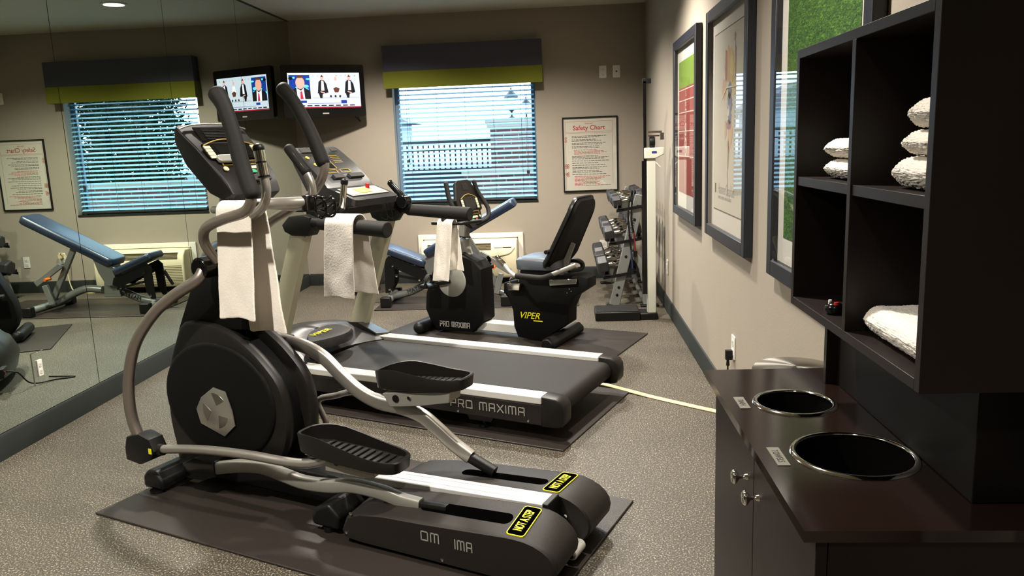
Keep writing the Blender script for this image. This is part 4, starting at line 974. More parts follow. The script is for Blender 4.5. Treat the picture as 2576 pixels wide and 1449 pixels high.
# emblem scoop lip
lip = [T.at(px, py, 'z', .325) for px, py in ((772, 858), (775, 846), (790, 836), (830, 822), (880, 822), (886, 830), (868, 842), (820, 856), (780, 863))]
b = MB(); lp = cr([tuple(p) for p in lip], 4, True); cz_ = sum((Vector(p) for p in lp), Vector())/len(lp)
b.loft([[(p[0], p[1], .28) for p in lp], [(p[0], p[1], .333-.02*(p[0]>cz_.x)) for p in lp], [(cz_.x+(p[0]-cz_.x)*.93, cz_.y+(p[1]-cz_.y)*.93, .342-.012*(p[0]>cz_.x)) for p in lp]]); b.build('hood_scoop', 'hood', hood, ang=40)
a0 = T.at(790, 845, 'z', .345); a1 = T.at(838, 826, 'z', .345)
text('VIPER', .062, plane_mtx((a0.x, a0.y, .3435), (a1-a0), (-1, .3, 0)), 'lettering', 'yellow', hood, shear=.3, depth=.0006, sx=1.15)
for s_ in (-1, 1):
    # blueish base wings
    b = MB(); b.loft([[(-.95, s_*.405, .06), (-.95, s_*.405, .27), (-.72, s_*.405, .285), (-.555, s_*.405, .226), (-.555, s_*.405, .06)], [(-.95, s_*.29, .06), (-.95, s_*.29, .30), (-.72, s_*.29, .305), (-.60, s_*.31, .240), (-.57, s_*.29, .06)]]); b.build('post_base', 'hood', tr, bevel=.004)
    # post
    y_ = s_*.37
    pb0, pb1 = Vector((-.80, y_, .20)), Vector((-.49, y_, .985))
    b = MB(); dn = (pb1-pb0).normalized(); rings = []
    for t_ in (0, 1):
        p = pb0.lerp(pb1, t_); wq = .062-.008*t_
        rings.append([(p.x+dx, p.y+dy, p.z) for dx, dy in ((-wq, -.026), (-wq*.5, -.034), (wq*.5, -.034), (wq, -.022), (wq, .022), (wq*.5, .034), (-wq*.5, .034), (-wq, .026))])
    b.loft(rings); b.build('upright_post', 'tpost', tr, ang=30)
    pr = [(-.585, .955), (-.60, .99), (-.55, 1.035), (-.45, 1.045), (-.405, 1.03), (-.40, .975), (-.43, .935), (-.54, .935)]
    b = MB(); b.prism(pr, y_-.045, y_+.045, inset=.012); b.build('post_cap', 'black', tr, ang=40)
    # hand rail
    p0 = Vector((-.43, s_*.385, 1.005)); p1 = Vector((.07, s_*.395, .975))
    b = MB(); b.tube([p0, p0.lerp(p1, .2)], .026, 18, 1); b.build('rail_collar', 'black', tr)
    b = MB(); b.tube([p0.lerp(p1, .15), p0.lerp(p1, .6), p1], [.034, .037, .040], 22, 4, round_end=False); b.build('hand_rail', 'foam', tr, bevel=.004)
b = MB(); b.tube([(-.44, -.36, 1.035), (-.42, -.2, 1.05), (-.42, .2, 1.05), (-.44, .36, 1.035)], 1, 16, 3, flat=(.07, .085)); b.build('crossbar', 'black', tr)
# heart-rate grips
g0 = T.path((866, 462, -.3), (861, 520, -.3)); b = MB(); b.tube([g0[0], g0[1]], .017, 18, 1, round_end=True); o = b.build('pulse_grip', 'chrome', tr)
b = MB(); b.tube([g0[0]+(g0[0]-g0[1])*.02, g0[0]+(g0[0]-g0[1])*.12], .019, 16, 1, round_end=True); b.build('grip_cap', 'black', o); b = MB(); b.tube([g0[1], g0[1]+Vector((-.06, .0, -.05))], .018, 12, 1); b.build('grip_stem', 'black', o)
g1 = T.path((982, 460, .34), (1015, 498, .36)); b = MB(); b.tube([g1[0], g1[1]], .02, 18, 1, round_end=True); o = b.build('pulse_grip', 'blackgloss', tr)
b = MB(); dd = g1[1]-g1[0]; b.obox(g1[0]+dd*.1+Vector((.012, -.014, 0)), g1[0]+dd*.9+Vector((.012, -.014, 0)), .006, .012); b.build('sensor_strip', 'chrome', o)
b = MB(); b.lathe([(.04, -.03), (.04, .03)], (g1[1].x, g1[1].y, g1[1].z-.02), 20, 'y'); b.build('grip_mount', 'blackgloss', tr, bevel=.006)
# console
CW = .195
sp = [(-.72, 1.37), (-.70, 1.385), (-.585, 1.30), (-.475, 1.195), (-.455, 1.165), (-.31, 1.115), (-.275, 1.10), (-.285, 1.065), (-.36, 1.055), (-.50, 1.06), (-.60, 1.12), (-.70, 1.30)]
b = MB(); scx = sum(p[0] for p in sp)/len(sp); scz = sum(p[1] for p in sp)/len(sp)
b.loft([[(scx+(p[0]-scx)*s, y, scz+(p[1]-scz)*s) for p in sp] for y, s in ((-CW, .9), (-CW*.95, .97), (-CW*.85, 1), (CW*.85, 1), (CW*.95, .97), (CW, .9))]); tc_ = b.build('console', 'hood', tr, ang=30)
fu2 = Vector((-.70+.475, 0, 1.385-1.195)).normalized()
f2 = plane_mtx((-.5875+.004, 0, 1.29+.006), (0, 1, 0), (fu2.x, 0, fu2.z))
b = MB(); ringrect(b, -.10, .0, -.05, .03, .002, .0025, f2); ringrect(b, -.10, -.02, -.085, -.058, .002, .0025, f2); ringrect(b, .01, .09, -.085, -.058, .002, .0025, f2); 
for i in range(5): b.box(.03, .10, .0+i*.014, .0+i*.014+.002, .0, .0025, f2)
b.build('gold_trim', 'gold', tc_)
b = MB(); b.box(-.096, -.004, -.046, .026, .0, .0015, f2); b.build('display', 'lcd', tc_)
b = MB(); b.box(-.15, .05, .095, .13, 0, .003, f2); b.box(.10, .15, .1, .12, 0, .003, f2); b.build('vent_panel', 'slot', tc_)
for u, v in ((-.15, .05), (-.14, -.01)):
    b = MB(); o_ = f2 @ Vector((u, v, 0)); n_ = (f2.to_3x3() @ Vector((0, 0, 1))); b.cyl(o_, o_+n_*.004, .012, 14); b.build('round_button', 'gold', tc_)
b = MB(); b.box(-.10, -.02, -.135, -.105, -.002, .012, f2); b.box(.03, .15, -.135, -.105, -.002, .012, f2); b.build('bottle_well', 'slot', tc_)
f3 = plane_mtx((-.37, 0, 1.1385), (0, 1, 0), (-.145, 0, .05))
b = MB(); b.box(-.16, .16, -.055, .055, 0, .003, f3); b.build('key_panel', 'grey', tc_)
b = MB(); b.box(-.06, .04, -.03, .035, .003, .005, f3); b.build('key_block', 'gold', tc_)
b = MB(); b.box(.09, .14, -.03, .04, .003, .005, f3); b.box(-.15, -.08, -.04, .04, .003, .005, f3); b.build('key_block', 'paleprint', tc_)
b = MB(); o_ = T.at(926, 484, 'y', .07)+Vector((0, 0, .006)); b.box(o_.x-.022, o_.x+.022, o_.y-.03, o_.y+.03, o_.z-.004, o_.z+.008); b.box(o_.x-.012, o_.x+.008, o_.y-.008, o_.y+.008, o_.z+.006, o_.z+.045); b.build('stop_key', 'red', tc_, bevel=.003)
b = MB()
for sd in (0, 1): b.tube([o_+Vector((.01, .02, .0)), o_+Vector((.07, .05+.02*sd, -.03)), o_+Vector((.07, .07+.05*sd, -.16)), o_+Vector((-.02, .12+.06*sd, -.14)), o_+Vector((-.05, .2, -.05))], .0022, 6, 6)
b.build('safety_cord', 'black', tc_)
# cup holders beside console
for s_ in (-1, 1):
    b = MB(); yb = s_*.27; b.prism(rrect(-.66, -.50, yb-.06, yb+.06, .03), 1.05, 1.13, 'z'); b.m(0); o = b.build('cup_holder', 'hood', tr, bevel=.006)
    b = MB(); b.prism(rrect(-.645, -.515, yb-.045, yb+.045, .025), 1.129, 1.1315, 'z'); b.build('cup_well', 'slot', o)
tb = T.xz(-.42, (805, 530), (880, 530))
drape(T, (tb[0][0]+.01, -.386, 1.0), .045, (tb[1][0]-tb[0][0])*.96, 1.0-T.at(850, 746, 'y', -.43).z, 1.0-T.at(890, 735, 'y', -.34).z, 'white terry towel hanging on the treadmill hand rail', .055, .01, 5)

# ------------------------------------------------------------------ recumbent bike
bk = empty('recumbent_bike', B); tag(bk, 'black recumbent exercise bike near the window', 'exercise bike')
Z9 = lambda *pts: [(900+a/3.019, 420+c/3.019) for a, c in pts]
BC = .07
N = B.xz(-.02, *Z9((600, 680), (560, 800), (515, 960), (512, 1080), (545, 1160), (600, 1240), (870, 1258), (955, 1170), (948, 1000), (932, 780), (880, 715), (780, 672)))
b = MB(); b.prism(N, -.02, .16, inset=.018); sh_ = b.build('drive_shroud', 'disc', bk, ang=35)
p0 = B.at(*Z9((628, 1205))[0], 'y', -.02)
lettering('PRO MAXIMA', B.at(*Z9((850, 1205))[0], 'y', -.02).x-p0.x, .036, plane_mtx((p0.x, -.0215, p0.z), (1, 0, 0), (0, 0, 1)), 'silprint', sh_, .15)
cc = B.at(*Z9((715, 865))[0], 'y', -.02); rr_ = .118
b = MB(); b.lathe([(rr_, -.018), (rr_, -.026), (rr_-.005, -.03), (.0005, -.031)], (cc.x, 0, cc.z), 40, 'y'); b.build('crank_disc', 'discgrey', bk, ang=50)
# cranks + pedals
def bpedal(c, crank_from, side):
    b = MB(); b.obox(crank_from, (c[0], crank_from[1], c[2]), .014, .026); b.cyl((c[0], crank_from[1], c[2]), (c[0], c[1], c[2]), .008, 10); b.build('crank_arm', 'black', bk, bevel=.003)
    b = MB(); b.box(c[0]-.05, c[0]+.05, c[1]-.045, c[1]+.045, c[2]-.014, c[2]+.014); o = b.build('pedal', 'black', bk, bevel=.008)
    b = MB(); b.tube([(c[0]+.01, c[1]-.045, c[2]), (c[0]+.01, c[1]-.045, c[2]+.05), (c[0]+.01, c[1], c[2]+.085), (c[0]+.01, c[1]+.045, c[2]+.05), (c[0]+.01, c[1]+.045, c[2])], 1, 10, 5, flat=(.032, .006)); b.build('toe_strap', 'foam', o)
pc = B.at(*Z9((535, 905))[0], 'y', -.11); bpedal((pc.x, -.11, pc.z), Vector((cc.x, -.042, cc.z)), -1)
pc = B.at(*Z9((970, 760))[0], 'y', .25); bpedal((pc.x, .25, pc.z), Vector((cc.x+.03, .18, cc.z+.02)), 1)
b = MB(); b.tube([(-.645, -.11, .055), (-.645, .24, .055)], .044, 18, 1, round_end=True); b.build('front_foot', 'black', bk, bevel=.006)
b = MB(); b.prism([(-.25, .04), (.35, .035), (.35, .10), (-.25, .105)], .02, .12); b.build('rail_beam', 'alu', bk, bevel=.006)
b = MB(); b.prism([(.39, .012), (.48, .012), (.485, .05), (.45, .085), (.40, .075)], -.20, .34); b.build('rear_foot', 'black', bk, bevel=.012)
N = B.xz(.0, *Z9((1112, 880), (1110, 950), (1150, 1000), (1180, 1090), (1190, 1210), (1220, 1290), (1400, 1325), (1500, 1255), (1600, 1190), (1602, 1080), (1640, 990), (1750, 920), (1752, 845), (1690, 822), (1450, 835), (1230, 850)))
b = MB(); b.prism(N, -.01, .15, inset=.012); s2 = b.build('seat_shroud', 'disc', bk, ang=35)
p0 = B.at(*Z9((1225, 1145))[0], 'y', -.01)
text('VIPER', .065, plane_mtx((p0.x, -.0115, p0.z), (1, 0, 0), (0, 0, 1)), 'lettering', 'yellow', s2, shear=.35, depth=.001, sx=1.0)
b = MB(); p1_ = B.at(*Z9((1335, 1165))[0], 'y', -.01); b.box(p1_.x, p1_.x+.07, -.0125, -.0113, p1_.z-.006, p1_.z+.001); b.build('underline', 'yellow', s2)
# seat
st = B.xz(-.12, *Z9((1180, 690), (1178, 785), (1500, 805), (1510, 700)))
z1, z0 = (st[0][1]+st[3][1])/2, (st[1][1]+st[2][1])/2
b = MB(); 
b.loft([[(p[0], p[1], z) for p in rrect(st[0][0]+e, st[3][0]-.03-e, -.12+e, .22-e, .05)] for z, e in ((z0, .02), (z0+.01, .003), (z1-.02, 0), (z1-.006, .012), (z1, .035))]); b.build('seat', 'seatgrey', bk, ang=50)
b = MB(); b.box(st[1][0]+.03, st[2][0]-.05, -.08, .19, z0-.03, z0); b.build('seat_pan', 'black', bk, bevel=.008)
# backrest
bt = B.xz(BC, (1398, 668), (1474, 494))
b = MB(); b0 = Vector((bt[0][0], BC, bt[0][1])); b1 = Vector((bt[1][0], BC, bt[1][1])); dd = (b1-b0).normalized(); nrm = Vector((dd.z, 0, -dd.x))
L = (b1-b0).length
def bring(off, e):
    out = []
    for p in rrect(-.235+e, .225-e, e, L-e, .09, 6):
        v_ = p[1]/L; bow = .03*math.sin(PI*v_); wd = 1-.22*v_
        out.append(b0+dd*p[1]+Vector((0, p[0]*wd, 0))+nrm*(off+bow))
    return out
b.loft([bring(-.035, .03), bring(-.03, .01), bring(-.01, 0), bring(.0, 0)]); br_ = b.build('backrest', 'vinyl', bk, ang=50)
b = MB(); b.loft([bring(.0005, .008), bring(.02, .015), bring(.025, .05)]); b.build('backrest_shell', 'disc', br_, ang=40)
b = MB(); b.obox(b0+dd*.2+nrm*.04, b0-dd*.13+nrm*.06, .05, .02, up=(0, 1, 0)); b.build('back_bracket', 'grey', bk)
p_ = b0+dd*.14; b = MB(); b.cyl((p_.x-.02, BC-.24, p_.z), (p_.x-.02, BC-.17, p_.z), .014, 12); b.build('adjust_knob', 'black', bk)
# seat side handles
hp = B.path(*[(x, y, -.20) for x, y in Z9((1055, 685), (1110, 740), (1150, 790), (1195, 825), (1240, 830))])
b = MB(); b.tube(hp, .012, 14, 6); o = b.build('side_handle', 'alu', bk)
b = MB(); b.tube([hp[0], hp[0].lerp(hp[1], .45)], .018, 14, 1, round_end=True); b.tube([hp[0].lerp(hp[1], .55), hp[1]], .018, 14, 1); b.build('pulse_sensor', 'chrome', o)
hq = B.path(*[(x, y, -.20) for x, y in Z9((1210, 828), (1300, 838), (1400, 845), (1480, 822))])
b = MB(); b.tube(hq, .021, 14, 5, round_end=True); b.build('hand_grip', 'foam', o)
hq2 = B.path(*[(x, y, -.20) for x, y in Z9((1470, 820), (1560, 785), (1660, 745))]); b = MB(); b.tube(hq2, .016, 12, 4); b.build('handle_stay', 'silver', o)
b = MB(); b.tube(B.path((1392, 668, .28), (1440, 655, .30), (1463, 661, .31), (1462, 676, .30), (1432, 682, .22)), .017, 14, 5, round_end=True); b.build('side_handle', 'black', bk)
b = MB(); a_ = B.xz(-.05, *Z9((1130, 885), (1230, 885), (1225, 940), (1140, 935))); b.prism(a_, -.05, -.012); b.build('slide_clamp', 'chrome', bk, bevel=.004); b = MB(); a_ = B.xz(-.03, *Z9((1450, 855), (1660, 850), (1660, 890), (1455, 905))); b.prism(a_, -.03, -.011); b.build('slide_carriage', 'chrome', bk, bevel=.004)
b = MB(); a_ = [Vector(p) for p in B.path(*[(x, y, -.06) for x, y in Z9((1155, 900), (1158, 850), (1215, 845), (1222, 870))])]; b.tube(a_, .005, 8, 4); b.build('adjust_lever', 'chrome', bk)
for zc in ((1590, 958), (1622, 945), (1608, 928)):
    q_ = B.at(*Z9(zc)[0], 'y', -.011); b = MB(); b.lathe([(.006, 0), (.005, -.003), (.0003, -.0035)], (q_.x, -.0105, q_.z), 8, 'y'); b.build('screw', 'chrome', s2)
# mast
b = MB(); b.tube(B.path((1185, 660, .07), (1172, 630, .07), (1166, 600, .07), (1172, 560, .07), (1178, 540, .07)), 1, 14, 5, flat=(.07, .07)); b.build('mast', 'grey', bk)
ch = B.xz(.07, (1150, 640), (1175, 632), (1212, 655), (1208, 668), (1170, 668)); b = MB(); b.prism(ch, .01, .13); b.build('mast_collar', 'foam', bk, bevel=.008)
# console of the bike
k0 = B.at(1163, 452, 'y', BC); k1 = B.at(1200, 572, 'y', BC)
kd = (k0-k1).normalized(); KL = (k0-k1).length
kf = plane_mtx(k1, (0, 1, 0), kd)           # v up along the face, z out to the rider
b = MB()
def kring(z, e, sc):
    sc = sc*1.32 if True else sc; pts = [(-.045, 0), (.045, 0), (.085, KL*.2), (.09, KL*.32), (.115, KL*.36), (.125, KL*.6), (.11, KL*.68), (.075, KL*.96), (.05, KL), (-.05, KL), (-.075, KL*.96), (-.11, KL*.68), (-.125, KL*.6), (-.115, KL*.36), (-.09, KL*.32), (-.085, KL*.2)]
    return [kf @ Vector((p[0]*sc, KL/2+(p[1]-KL/2)*sc/1.32, z)) for p in pts]
b.loft([kring(-.07, 0, .6), kring(-.03, 0, .95), kring(-.01, 0, 1), kring(0, 0, .98)]); kc = b.build('console', 'shroud', bk, ang=30)
fk = kf @ Matrix.Translation((0, KL*.38, .001)); console_face(kc, fk, .235, .19, .8)
b = MB()
for i in range(8): b.box(-.035, .035, KL*.79+i*.006, KL*.79+i*.006+.0025, 0, .003, kf)
b.build('vent_grille', 'slot', kc)
hb = B.path((1122, 462, -.10), (1130, 500, -.11), (1145, 530, -.10), (1165, 555, -.03), (1178, 565, .05)); b = MB(); b.tube(hb, .017, 14, 5, round_end=True); b.build('handlebar', 'foam', bk)
hb = B.path((1192, 456, .20), (1200, 478, .21), (1215, 502, .22), (1228, 525, .22), (1226, 548, .18), (1200, 562, .09)); b = MB(); b.tube(hb, .016, 14, 5, round_end=True); b.build('handlebar', 'foam', bk)
hb = B.path((1180, 560, .05), (1160, 556, -.02), (1140, 552, -.10), (1112, 552, -.19)); b = MB(); b.tube(hb, .013, 12, 4); b.build('towel_arm', 'black', bk)
tb = B.xz(-.16, (1096, 560), (1136, 560))
zb = B.at(1115, 562, 'y', -.16).z
b = MB(); b.tube([(tb[0][0]-.03, -.16, zb), (tb[1][0]+.05, -.16, zb), (tb[1][0]+.08, -.05, zb+.0), (tb[1][0]+.12, .04, zb)], .012, 12, 4); b.build('towel_arm', 'black', bk)
drape(B, (tb[0][0]+.005, -.16, zb), .026, (tb[1][0]-tb[0][0])*.95, zb-B.at(1125, 706, 'y', -.19).z, zb-B.at(1150, 680, 'y', -.13).z, 'white terry towel hanging on the recumbent bike', .05, .03, 8)

# ------------------------------------------------------------------ weight bench
bn = empty('weight_bench', loc=(1.6, -1.0, .01)); tag(bn, 'adjustable weight bench with blue lit black pads under the window', 'bench')
def L3(x, y, z): return Vector((x-1.6, y+1.0, z-.01))
def pad(p0, p1, w, th, name, yc=-1.0):
    p0 = Vector(p0); p1 = Vector(p1); d = (p1-p0).normalized(); n = Vector((-d.z, 0, d.x)); Lp = (p1-p0).length; b = MB()
    def rg(o, e):
        return [L3(*(p0+d*p[1]+Vector((0, p[0]+0, 0))+n*o)) + Vector((0, 0, 0)) for p in rrect(-w/2+e, w/2-e, e, Lp-e, .04)]
    b.loft([rg(-th, .012), rg(-th+.012, 0), rg(-.014, 0), rg(-.004, .006), rg(0, .02)]); return b.build(name, 'benchvinyl', bn, ang=50)
pad((1.40, -1.0, .475), (2.20, -1.0, .905), .27, .075, 'back_pad')
pad((1.06, -1.0, .535), (1.43, -1.0, .385), .27, .065, 'seat_pad')
tubes = [((1.06, -1.0, .06), (1.14, -1.0, .07), (1.26, -1.0, .10), (1.42, -1.0, .17), (1.55, -1.0, .19)), ((1.60, -1.0, .19), (1.75, -1.0, .20), (1.88, -1.0, .16), (2.05, -1.0, .08), (2.12, -1.0, .06))]
for tq in tubes:
    b = MB(); b.tube([L3(*p) for p in tq], .034, 18, 5); b.build('base_tube', 'benchgrey', bn)
b = MB(); b.tube([L3(1.08, -1.21, .055), L3(1.08, -.79, .055)], .034, 16, 1); b.build('front_foot', 'benchgrey', bn)
for yy in (-1.235, -.775): b = MB(); b.box(*[v for v in (1.08-1.6-.045, 1.08-1.6+.045, yy+1-.035, yy+1+.035, 0.0, .09)]); b.build('foot_cap', 'black', bn, bevel=.01)
b = MB(); b.tube([L3(2.13, -1.28, .055), L3(2.13, -.72, .055)], .034, 16, 1); b.build('rear_foot', 'benchgrey', bn)
for yy in (-1.3, -.70): b = MB(); b.box(2.13-1.6-.045, 2.13-1.6+.045, yy+1-.035, yy+1+.035, 0, .09); b.build('foot_cap', 'black', bn, bevel=.01)
b = MB(); b.loft([[L3(x, y, z) for x, z in ((1.40, .13), (1.56, .13), (1.53, .41), (1.44, .43))] for y in (-1.06, -.94)]); b.build('centre_column', 'benchgrey', bn, bevel=.005)
b = MB(); b.obox(L3(2.05, -1.05, .12), L3(1.78, -1.05, .60), .05, .035, up=(0, 1, 0)); b.build('ladder_strut', 'benchgrey', bn, bevel=.004)
b = MB(); b.obox(L3(2.16, -1.1, .27), L3(1.90, -1.1, .44), .05, .03, up=(0, 1, 0)); b.obox(L3(2.03, -1.1, .08), L3(2.08, -1.1, .26), .05, .03, up=(0, 1, 0)); b.build('rear_strut', 'benchgrey', bn, bevel=.004)
b = MB(); b.cyl(L3(2.02, -1.1, .32), L3(2.02, -1.18, .32), .014, 12); b.build('pop_pin', 'orange', bn)
for i, (x, z) in enumerate(((1.05, .42), (1.27, .27), (1.36, .30), (1.12, .30))):
    pass
b = MB(); b.loft([[L3(x, y, z) for x, z in ((1.10, .44), (1.42, .31), (1.44, .25), (1.36, .21), (1.33, .24), (1.14, .33), (1.13, .18), (1.09, .11), (1.05, .11), (1.06, .40))] for y in (-1.11, -1.095)])
b.loft([[L3(x, y, z) for x, z in ((1.10, .44), (1.42, .31), (1.44, .25), (1.36, .21), (1.33, .24), (1.14, .33), (1.13, .18), (1.09, .11), (1.05, .11), (1.06, .40))] for y in (-.905, -.89)]); b.build('seat_bracket', 'black', bn, bevel=.003)
b = MB(); b.obox(L3(1.14, -1.1, .27), L3(1.40, -1.1, .21), .02, .02); b.cyl(L3(1.12, -1.12, .36), L3(1.12, -.88, .36), .012, 10); b.build('seat_link', 'black', bn)
b = MB(); b.cyl(L3(1.0, -1.0, .35), L3(.93, -1.0, .22), .014, 12); b.build('pull_handle', 'black', bn)
b = MB(); b.loft([[L3(x, y, z) for x, z in ((1.40, .40), (1.52, .46), (1.60, .50), (1.56, .36), (1.50, .24), (1.42, .24))] for y in (-1.10, -1.085)]); b.build('pivot_plate', 'benchgrey', bn, bevel=.003)
for x, z in ((1.13, .35), (1.16, .26), (1.36, .22), (1.09, .14), (1.33, .36)):
    b = MB(); b.lathe([(.011, 0), (.009, -.006), (.0005, -.007)], L3(x, -1.112, z), 10, 'y'); b.build('bolt', 'chrome', bn)
text('MATRIX', .05, plane_mtx(L3(1.235, -1.036, .085), (.30, 0, .10), (-.10, 0, .30)), 'lettering', 'slot', bn, depth=.001, sx=1.0)

# ------------------------------------------------------------------ exercise ball
b = MB(); R0 = .28; prof = []
for k in range(41):
    a = -PI/2+PI*k/40; rr = R0*(1-(.004 if k % 4 == 0 else 0)); prof.append((max(.0005, rr*math.cos(a)), rr*math.sin(a)))
b.lathe(prof, (0, 0, 0), 56); o = b.build('exercise_ball', 'ball', ang=60); o.location = (.66, -.40, R0); tag(o, 'dark grey inflated exercise ball in the far left corner', 'ball')

# ------------------------------------------------------------------ dumbbell rack
rk = empty('dumbbell_rack', loc=(3.15, -.85, 0)); tag(rk, 'grey three tier dumbbell rack along the right wall', 'rack')
def K(x, y, z): return Vector((x-3.15, y+.85, z))
for yy in (-1.40, -.30):
    b = MB(); b.obox(K(3.035, yy, .015), K(3.255, yy, .92), .082, .05, up=(0, 1, 0)); o = b.build('upright', 'benchgrey', rk, bevel=.006)
    b = MB(); b.tube([K(3.13, yy, .40), K(3.19, yy, .43), K(3.25, yy, .36), K(3.285, yy, .22), K(3.30, yy, .02)], 1, 12, 5, flat=(.045, .06)); b.build('rear_leg', 'benchgrey', rk)
    b = MB(); b.box(*[3.30-3.15-.05, 3.30-3.15+.10, yy+.85-.04, yy+.85+.04, 0, .015]); b.build('foot_plate', 'black', rk, bevel=.003); b = MB(); b.box(3.03-3.15-.06, 3.03-3.15+.04, yy+.85-.04, yy+.85+.04, 0, .015); b.build('foot_plate', 'black', rk, bevel=.003)
    if yy < -1:
        for f_ in (.10, .17, .45, .62, .78, .90):
            p = K(3.035, yy, .015).lerp(K(3.255, yy, .92), f_); b = MB(); b.lathe([(.012, 0), (.01, -.006), (.0005, -.008)], p+Vector((0, -.025, 0)), 10, 'y'); b.build('bolt', 'black', o)
        text('HAMPTON', .042, plane_mtx(K(3.19, yy-.0258, .74), (-.22, 0, -.905), (.905, 0, -.22)), 'lettering', 'slot', o, depth=.0008, sx=.95)
b = MB(); b.tube([K(3.29, -1.4, .03), K(3.29, -.3, .03)], .02, 12, 1); b.build('floor_brace', 'benchgrey', rk)
tiers = [(2.985, 3.205, .31, .345), (3.035, 3.255, .585, .62), (3.10, 3.32, .855, .89)]   # front x, back x, front z, back z of each tray
for fx, bx, fz, bz in tiers:
    b = MB()
    for (xx, zz_) in ((fx, fz), (bx, bz)):
        b.box(xx-3.15-.02, xx-3.15+.02, -.60, .60, zz_-.05, zz_-.044); b.box(xx-3.15-.03, xx-3.15-.024, -.60, .60, zz_-.05, zz_-.015)
    b.loft([[(xx-3.15, y_, zz_) for xx, zz_ in ((fx-.04, fz-.07), (bx+.03, bz-.06), (bx+.03, bz-.035), (fx-.04, fz-.045))] for y_ in (-.60, -.592)])
    b.loft([[(xx-3.15, y_, zz_) for xx, zz_ in ((fx-.04, fz-.07), (bx+.03, bz-.06), (bx+.03, bz-.035), (fx-.04, fz-.045))] for y_ in (.592, .60)])
    b.build('tray', 'black', rk)
def dumbbell(r, hl, gap):
    t = empty('hex_dumbbell')
    for s_ in (-1, 1):
        b = MB(); x0 = s_*gap/2; x1 = s_*(gap/2+hl); e = .012*s_
        def hx(x, k): return [(x, r*k*math.cos(PI/6+PI/3*i), r*k*math.sin(PI/6+PI/3*i)) for i in range(6)]
        b.loft([hx(x0, .8), hx(x0+e, 1), hx(x1-e, 1), hx(x1, .8)], smooth=False); b.build('head', 'hex', t, bevel=.004, ang=20)
    b = MB(); b.lathe([(.015, -gap/2), (.015, -gap/2+.01), (.019, -gap*.2), (.021, 0), (.019, gap*.2), (.015, gap/2-.01), (.015, gap/2)], seg=16, axis='x'); b.build('handle', 'chrome', t)
    return t
ORD = {6: ['nearest', 'second', 'third', 'fourth', 'fifth', 'farthest'], 5: ['nearest', 'second', 'third', 'fourth', 'farthest'], 4: ['nearest', 'second', 'third', 'farthest']}
for ti, ((fx, bx, fz, bz), r, n, nm) in enumerate(zip(tiers, (.080, .067, .053), (4, 5, 6), ('bottom', 'middle', 'top'))):
    proto = dumbbell(r, .095-.012*ti, .14)
    for k in range(n):
        o = proto if k == 0 else copy_tree(proto)
        yy = -1.29+k*(.90/(n-1)); zc = (fz+bz)/2-.044+r*.88
        o.location = ((fx+bx)/2-.03, yy, zc); o.rotation_euler = ((.12, -.2, .3, .0, .2, -.1)[k], -math.atan2(bz-fz, bx-fx), (.05, -.04, .03, .06, -.03, .02)[k])
        od = ORD[n][k]; tag(o, f'black hex dumbbell with chrome handle, {od} {"one " if od in ("nearest","farthest") else "from the front "}on the {nm} tier', 'dumbbell', f'hex dumbbells on the {nm} tier')
# resistance bands over the near upright
def band(label, m, dx, zb, sect):
    b = MB(); y0 = -1.45+dx*.3
    pts = [(3.20+dx, -1.33, .72), (3.205+dx, -1.37, .90), (3.20+dx, -1.41, .955), (3.18+dx, y0, .90), (3.165+dx, y0, .74), (3.185+dx, y0, zb+.15), (3.195+dx, y0, zb)]
    b.tube(pts[:sect], .007, 8, 5)
    if sect < 7: b.m(1); b.tube(pts[sect-1:], .0065, 8, 5)
    b.m(0); b.tube([pts[-1], (pts[-1][0], pts[-1][1], pts[-1][2]-.05)], .017, 10, 1)
    tag(b.build('resistance_band', ['black', m]), label, 'resistance band', 'resistance bands on the rack')
band('black resistance band with a red section hanging on the dumbbell rack', 'bandred', .012, .47, 6)
band('black resistance band with a blue section hanging low on the dumbbell rack', 'bandblue', -.012, .33, 6)

# ------------------------------------------------------------------ physician scale
sc = empty('physician_scale', loc=(3.10, -1.82, 0)); tag(sc, 'white column physician scale with black platform by the right wall', 'scale')
def S(x, y, z): return Vector((x-3.10, y+1.82, z))
b = MB(); b.box(2.86-3.10, 3.20-3.10, -.10, .16, .0, .068); b.box(3.20-3.10, 3.335-3.10, -.085, .10, 0, .05); o = b.build('platform', 'black', sc, bevel=.006)
b = MB(); b.box(2.87-3.10, 3.19-3.10, -.09, .15, .068, .074); b.build('tread_mat', 'foam', o, bevel=.003)
b = MB(); b.box(3.258-3.10, 3.325-3.10, -.075, -.015, .05, 1.215); b.build('column', 'scalewhite', sc, bevel=.006)
b = MB(); b.box(3.222-3.10, 3.257-3.10, -.075, -.03, .20, 1.20); b.box(3.236-3.10, 3.258-3.10, -.07, -.035, 1.2, 1.77); b.build('height_rod', 'blackgloss', sc)
b = MB(); b.box(3.235-3.10, 3.295-3.10, -.07, -.02, 1.755, 1.79); b.build('rod_top', 'black', sc, bevel=.003)
b = MB(); b.loft([[(x-3.10, y, z) for x, z in ((3.24, 1.215), (3.325, 1.215), (3.385, 1.245), (3.385, 1.295), (3.24, 1.295))] for y in (-.09, -.0)]); hbx = b.build('beam_housing', 'scalewhite', sc, bevel=.006)
b = MB(); b.box(3.295-3.10, 3.33-3.10, -.0925, -.0905, 1.255, 1.27); b.build('maker_plate', 'blue', hbx)
b = MB(); b.box(3.27-3.10, 3.37-3.10, -.07, -.05, 1.40, 1.415); b.box(3.27-3.10, 3.355-3.10, -.05, -.035, 1.375, 1.385); b.box(3.36-3.10, 3.385-3.10, -.075, -.03, 1.35, 1.40); b.build('weigh_beam', 'steel', sc)
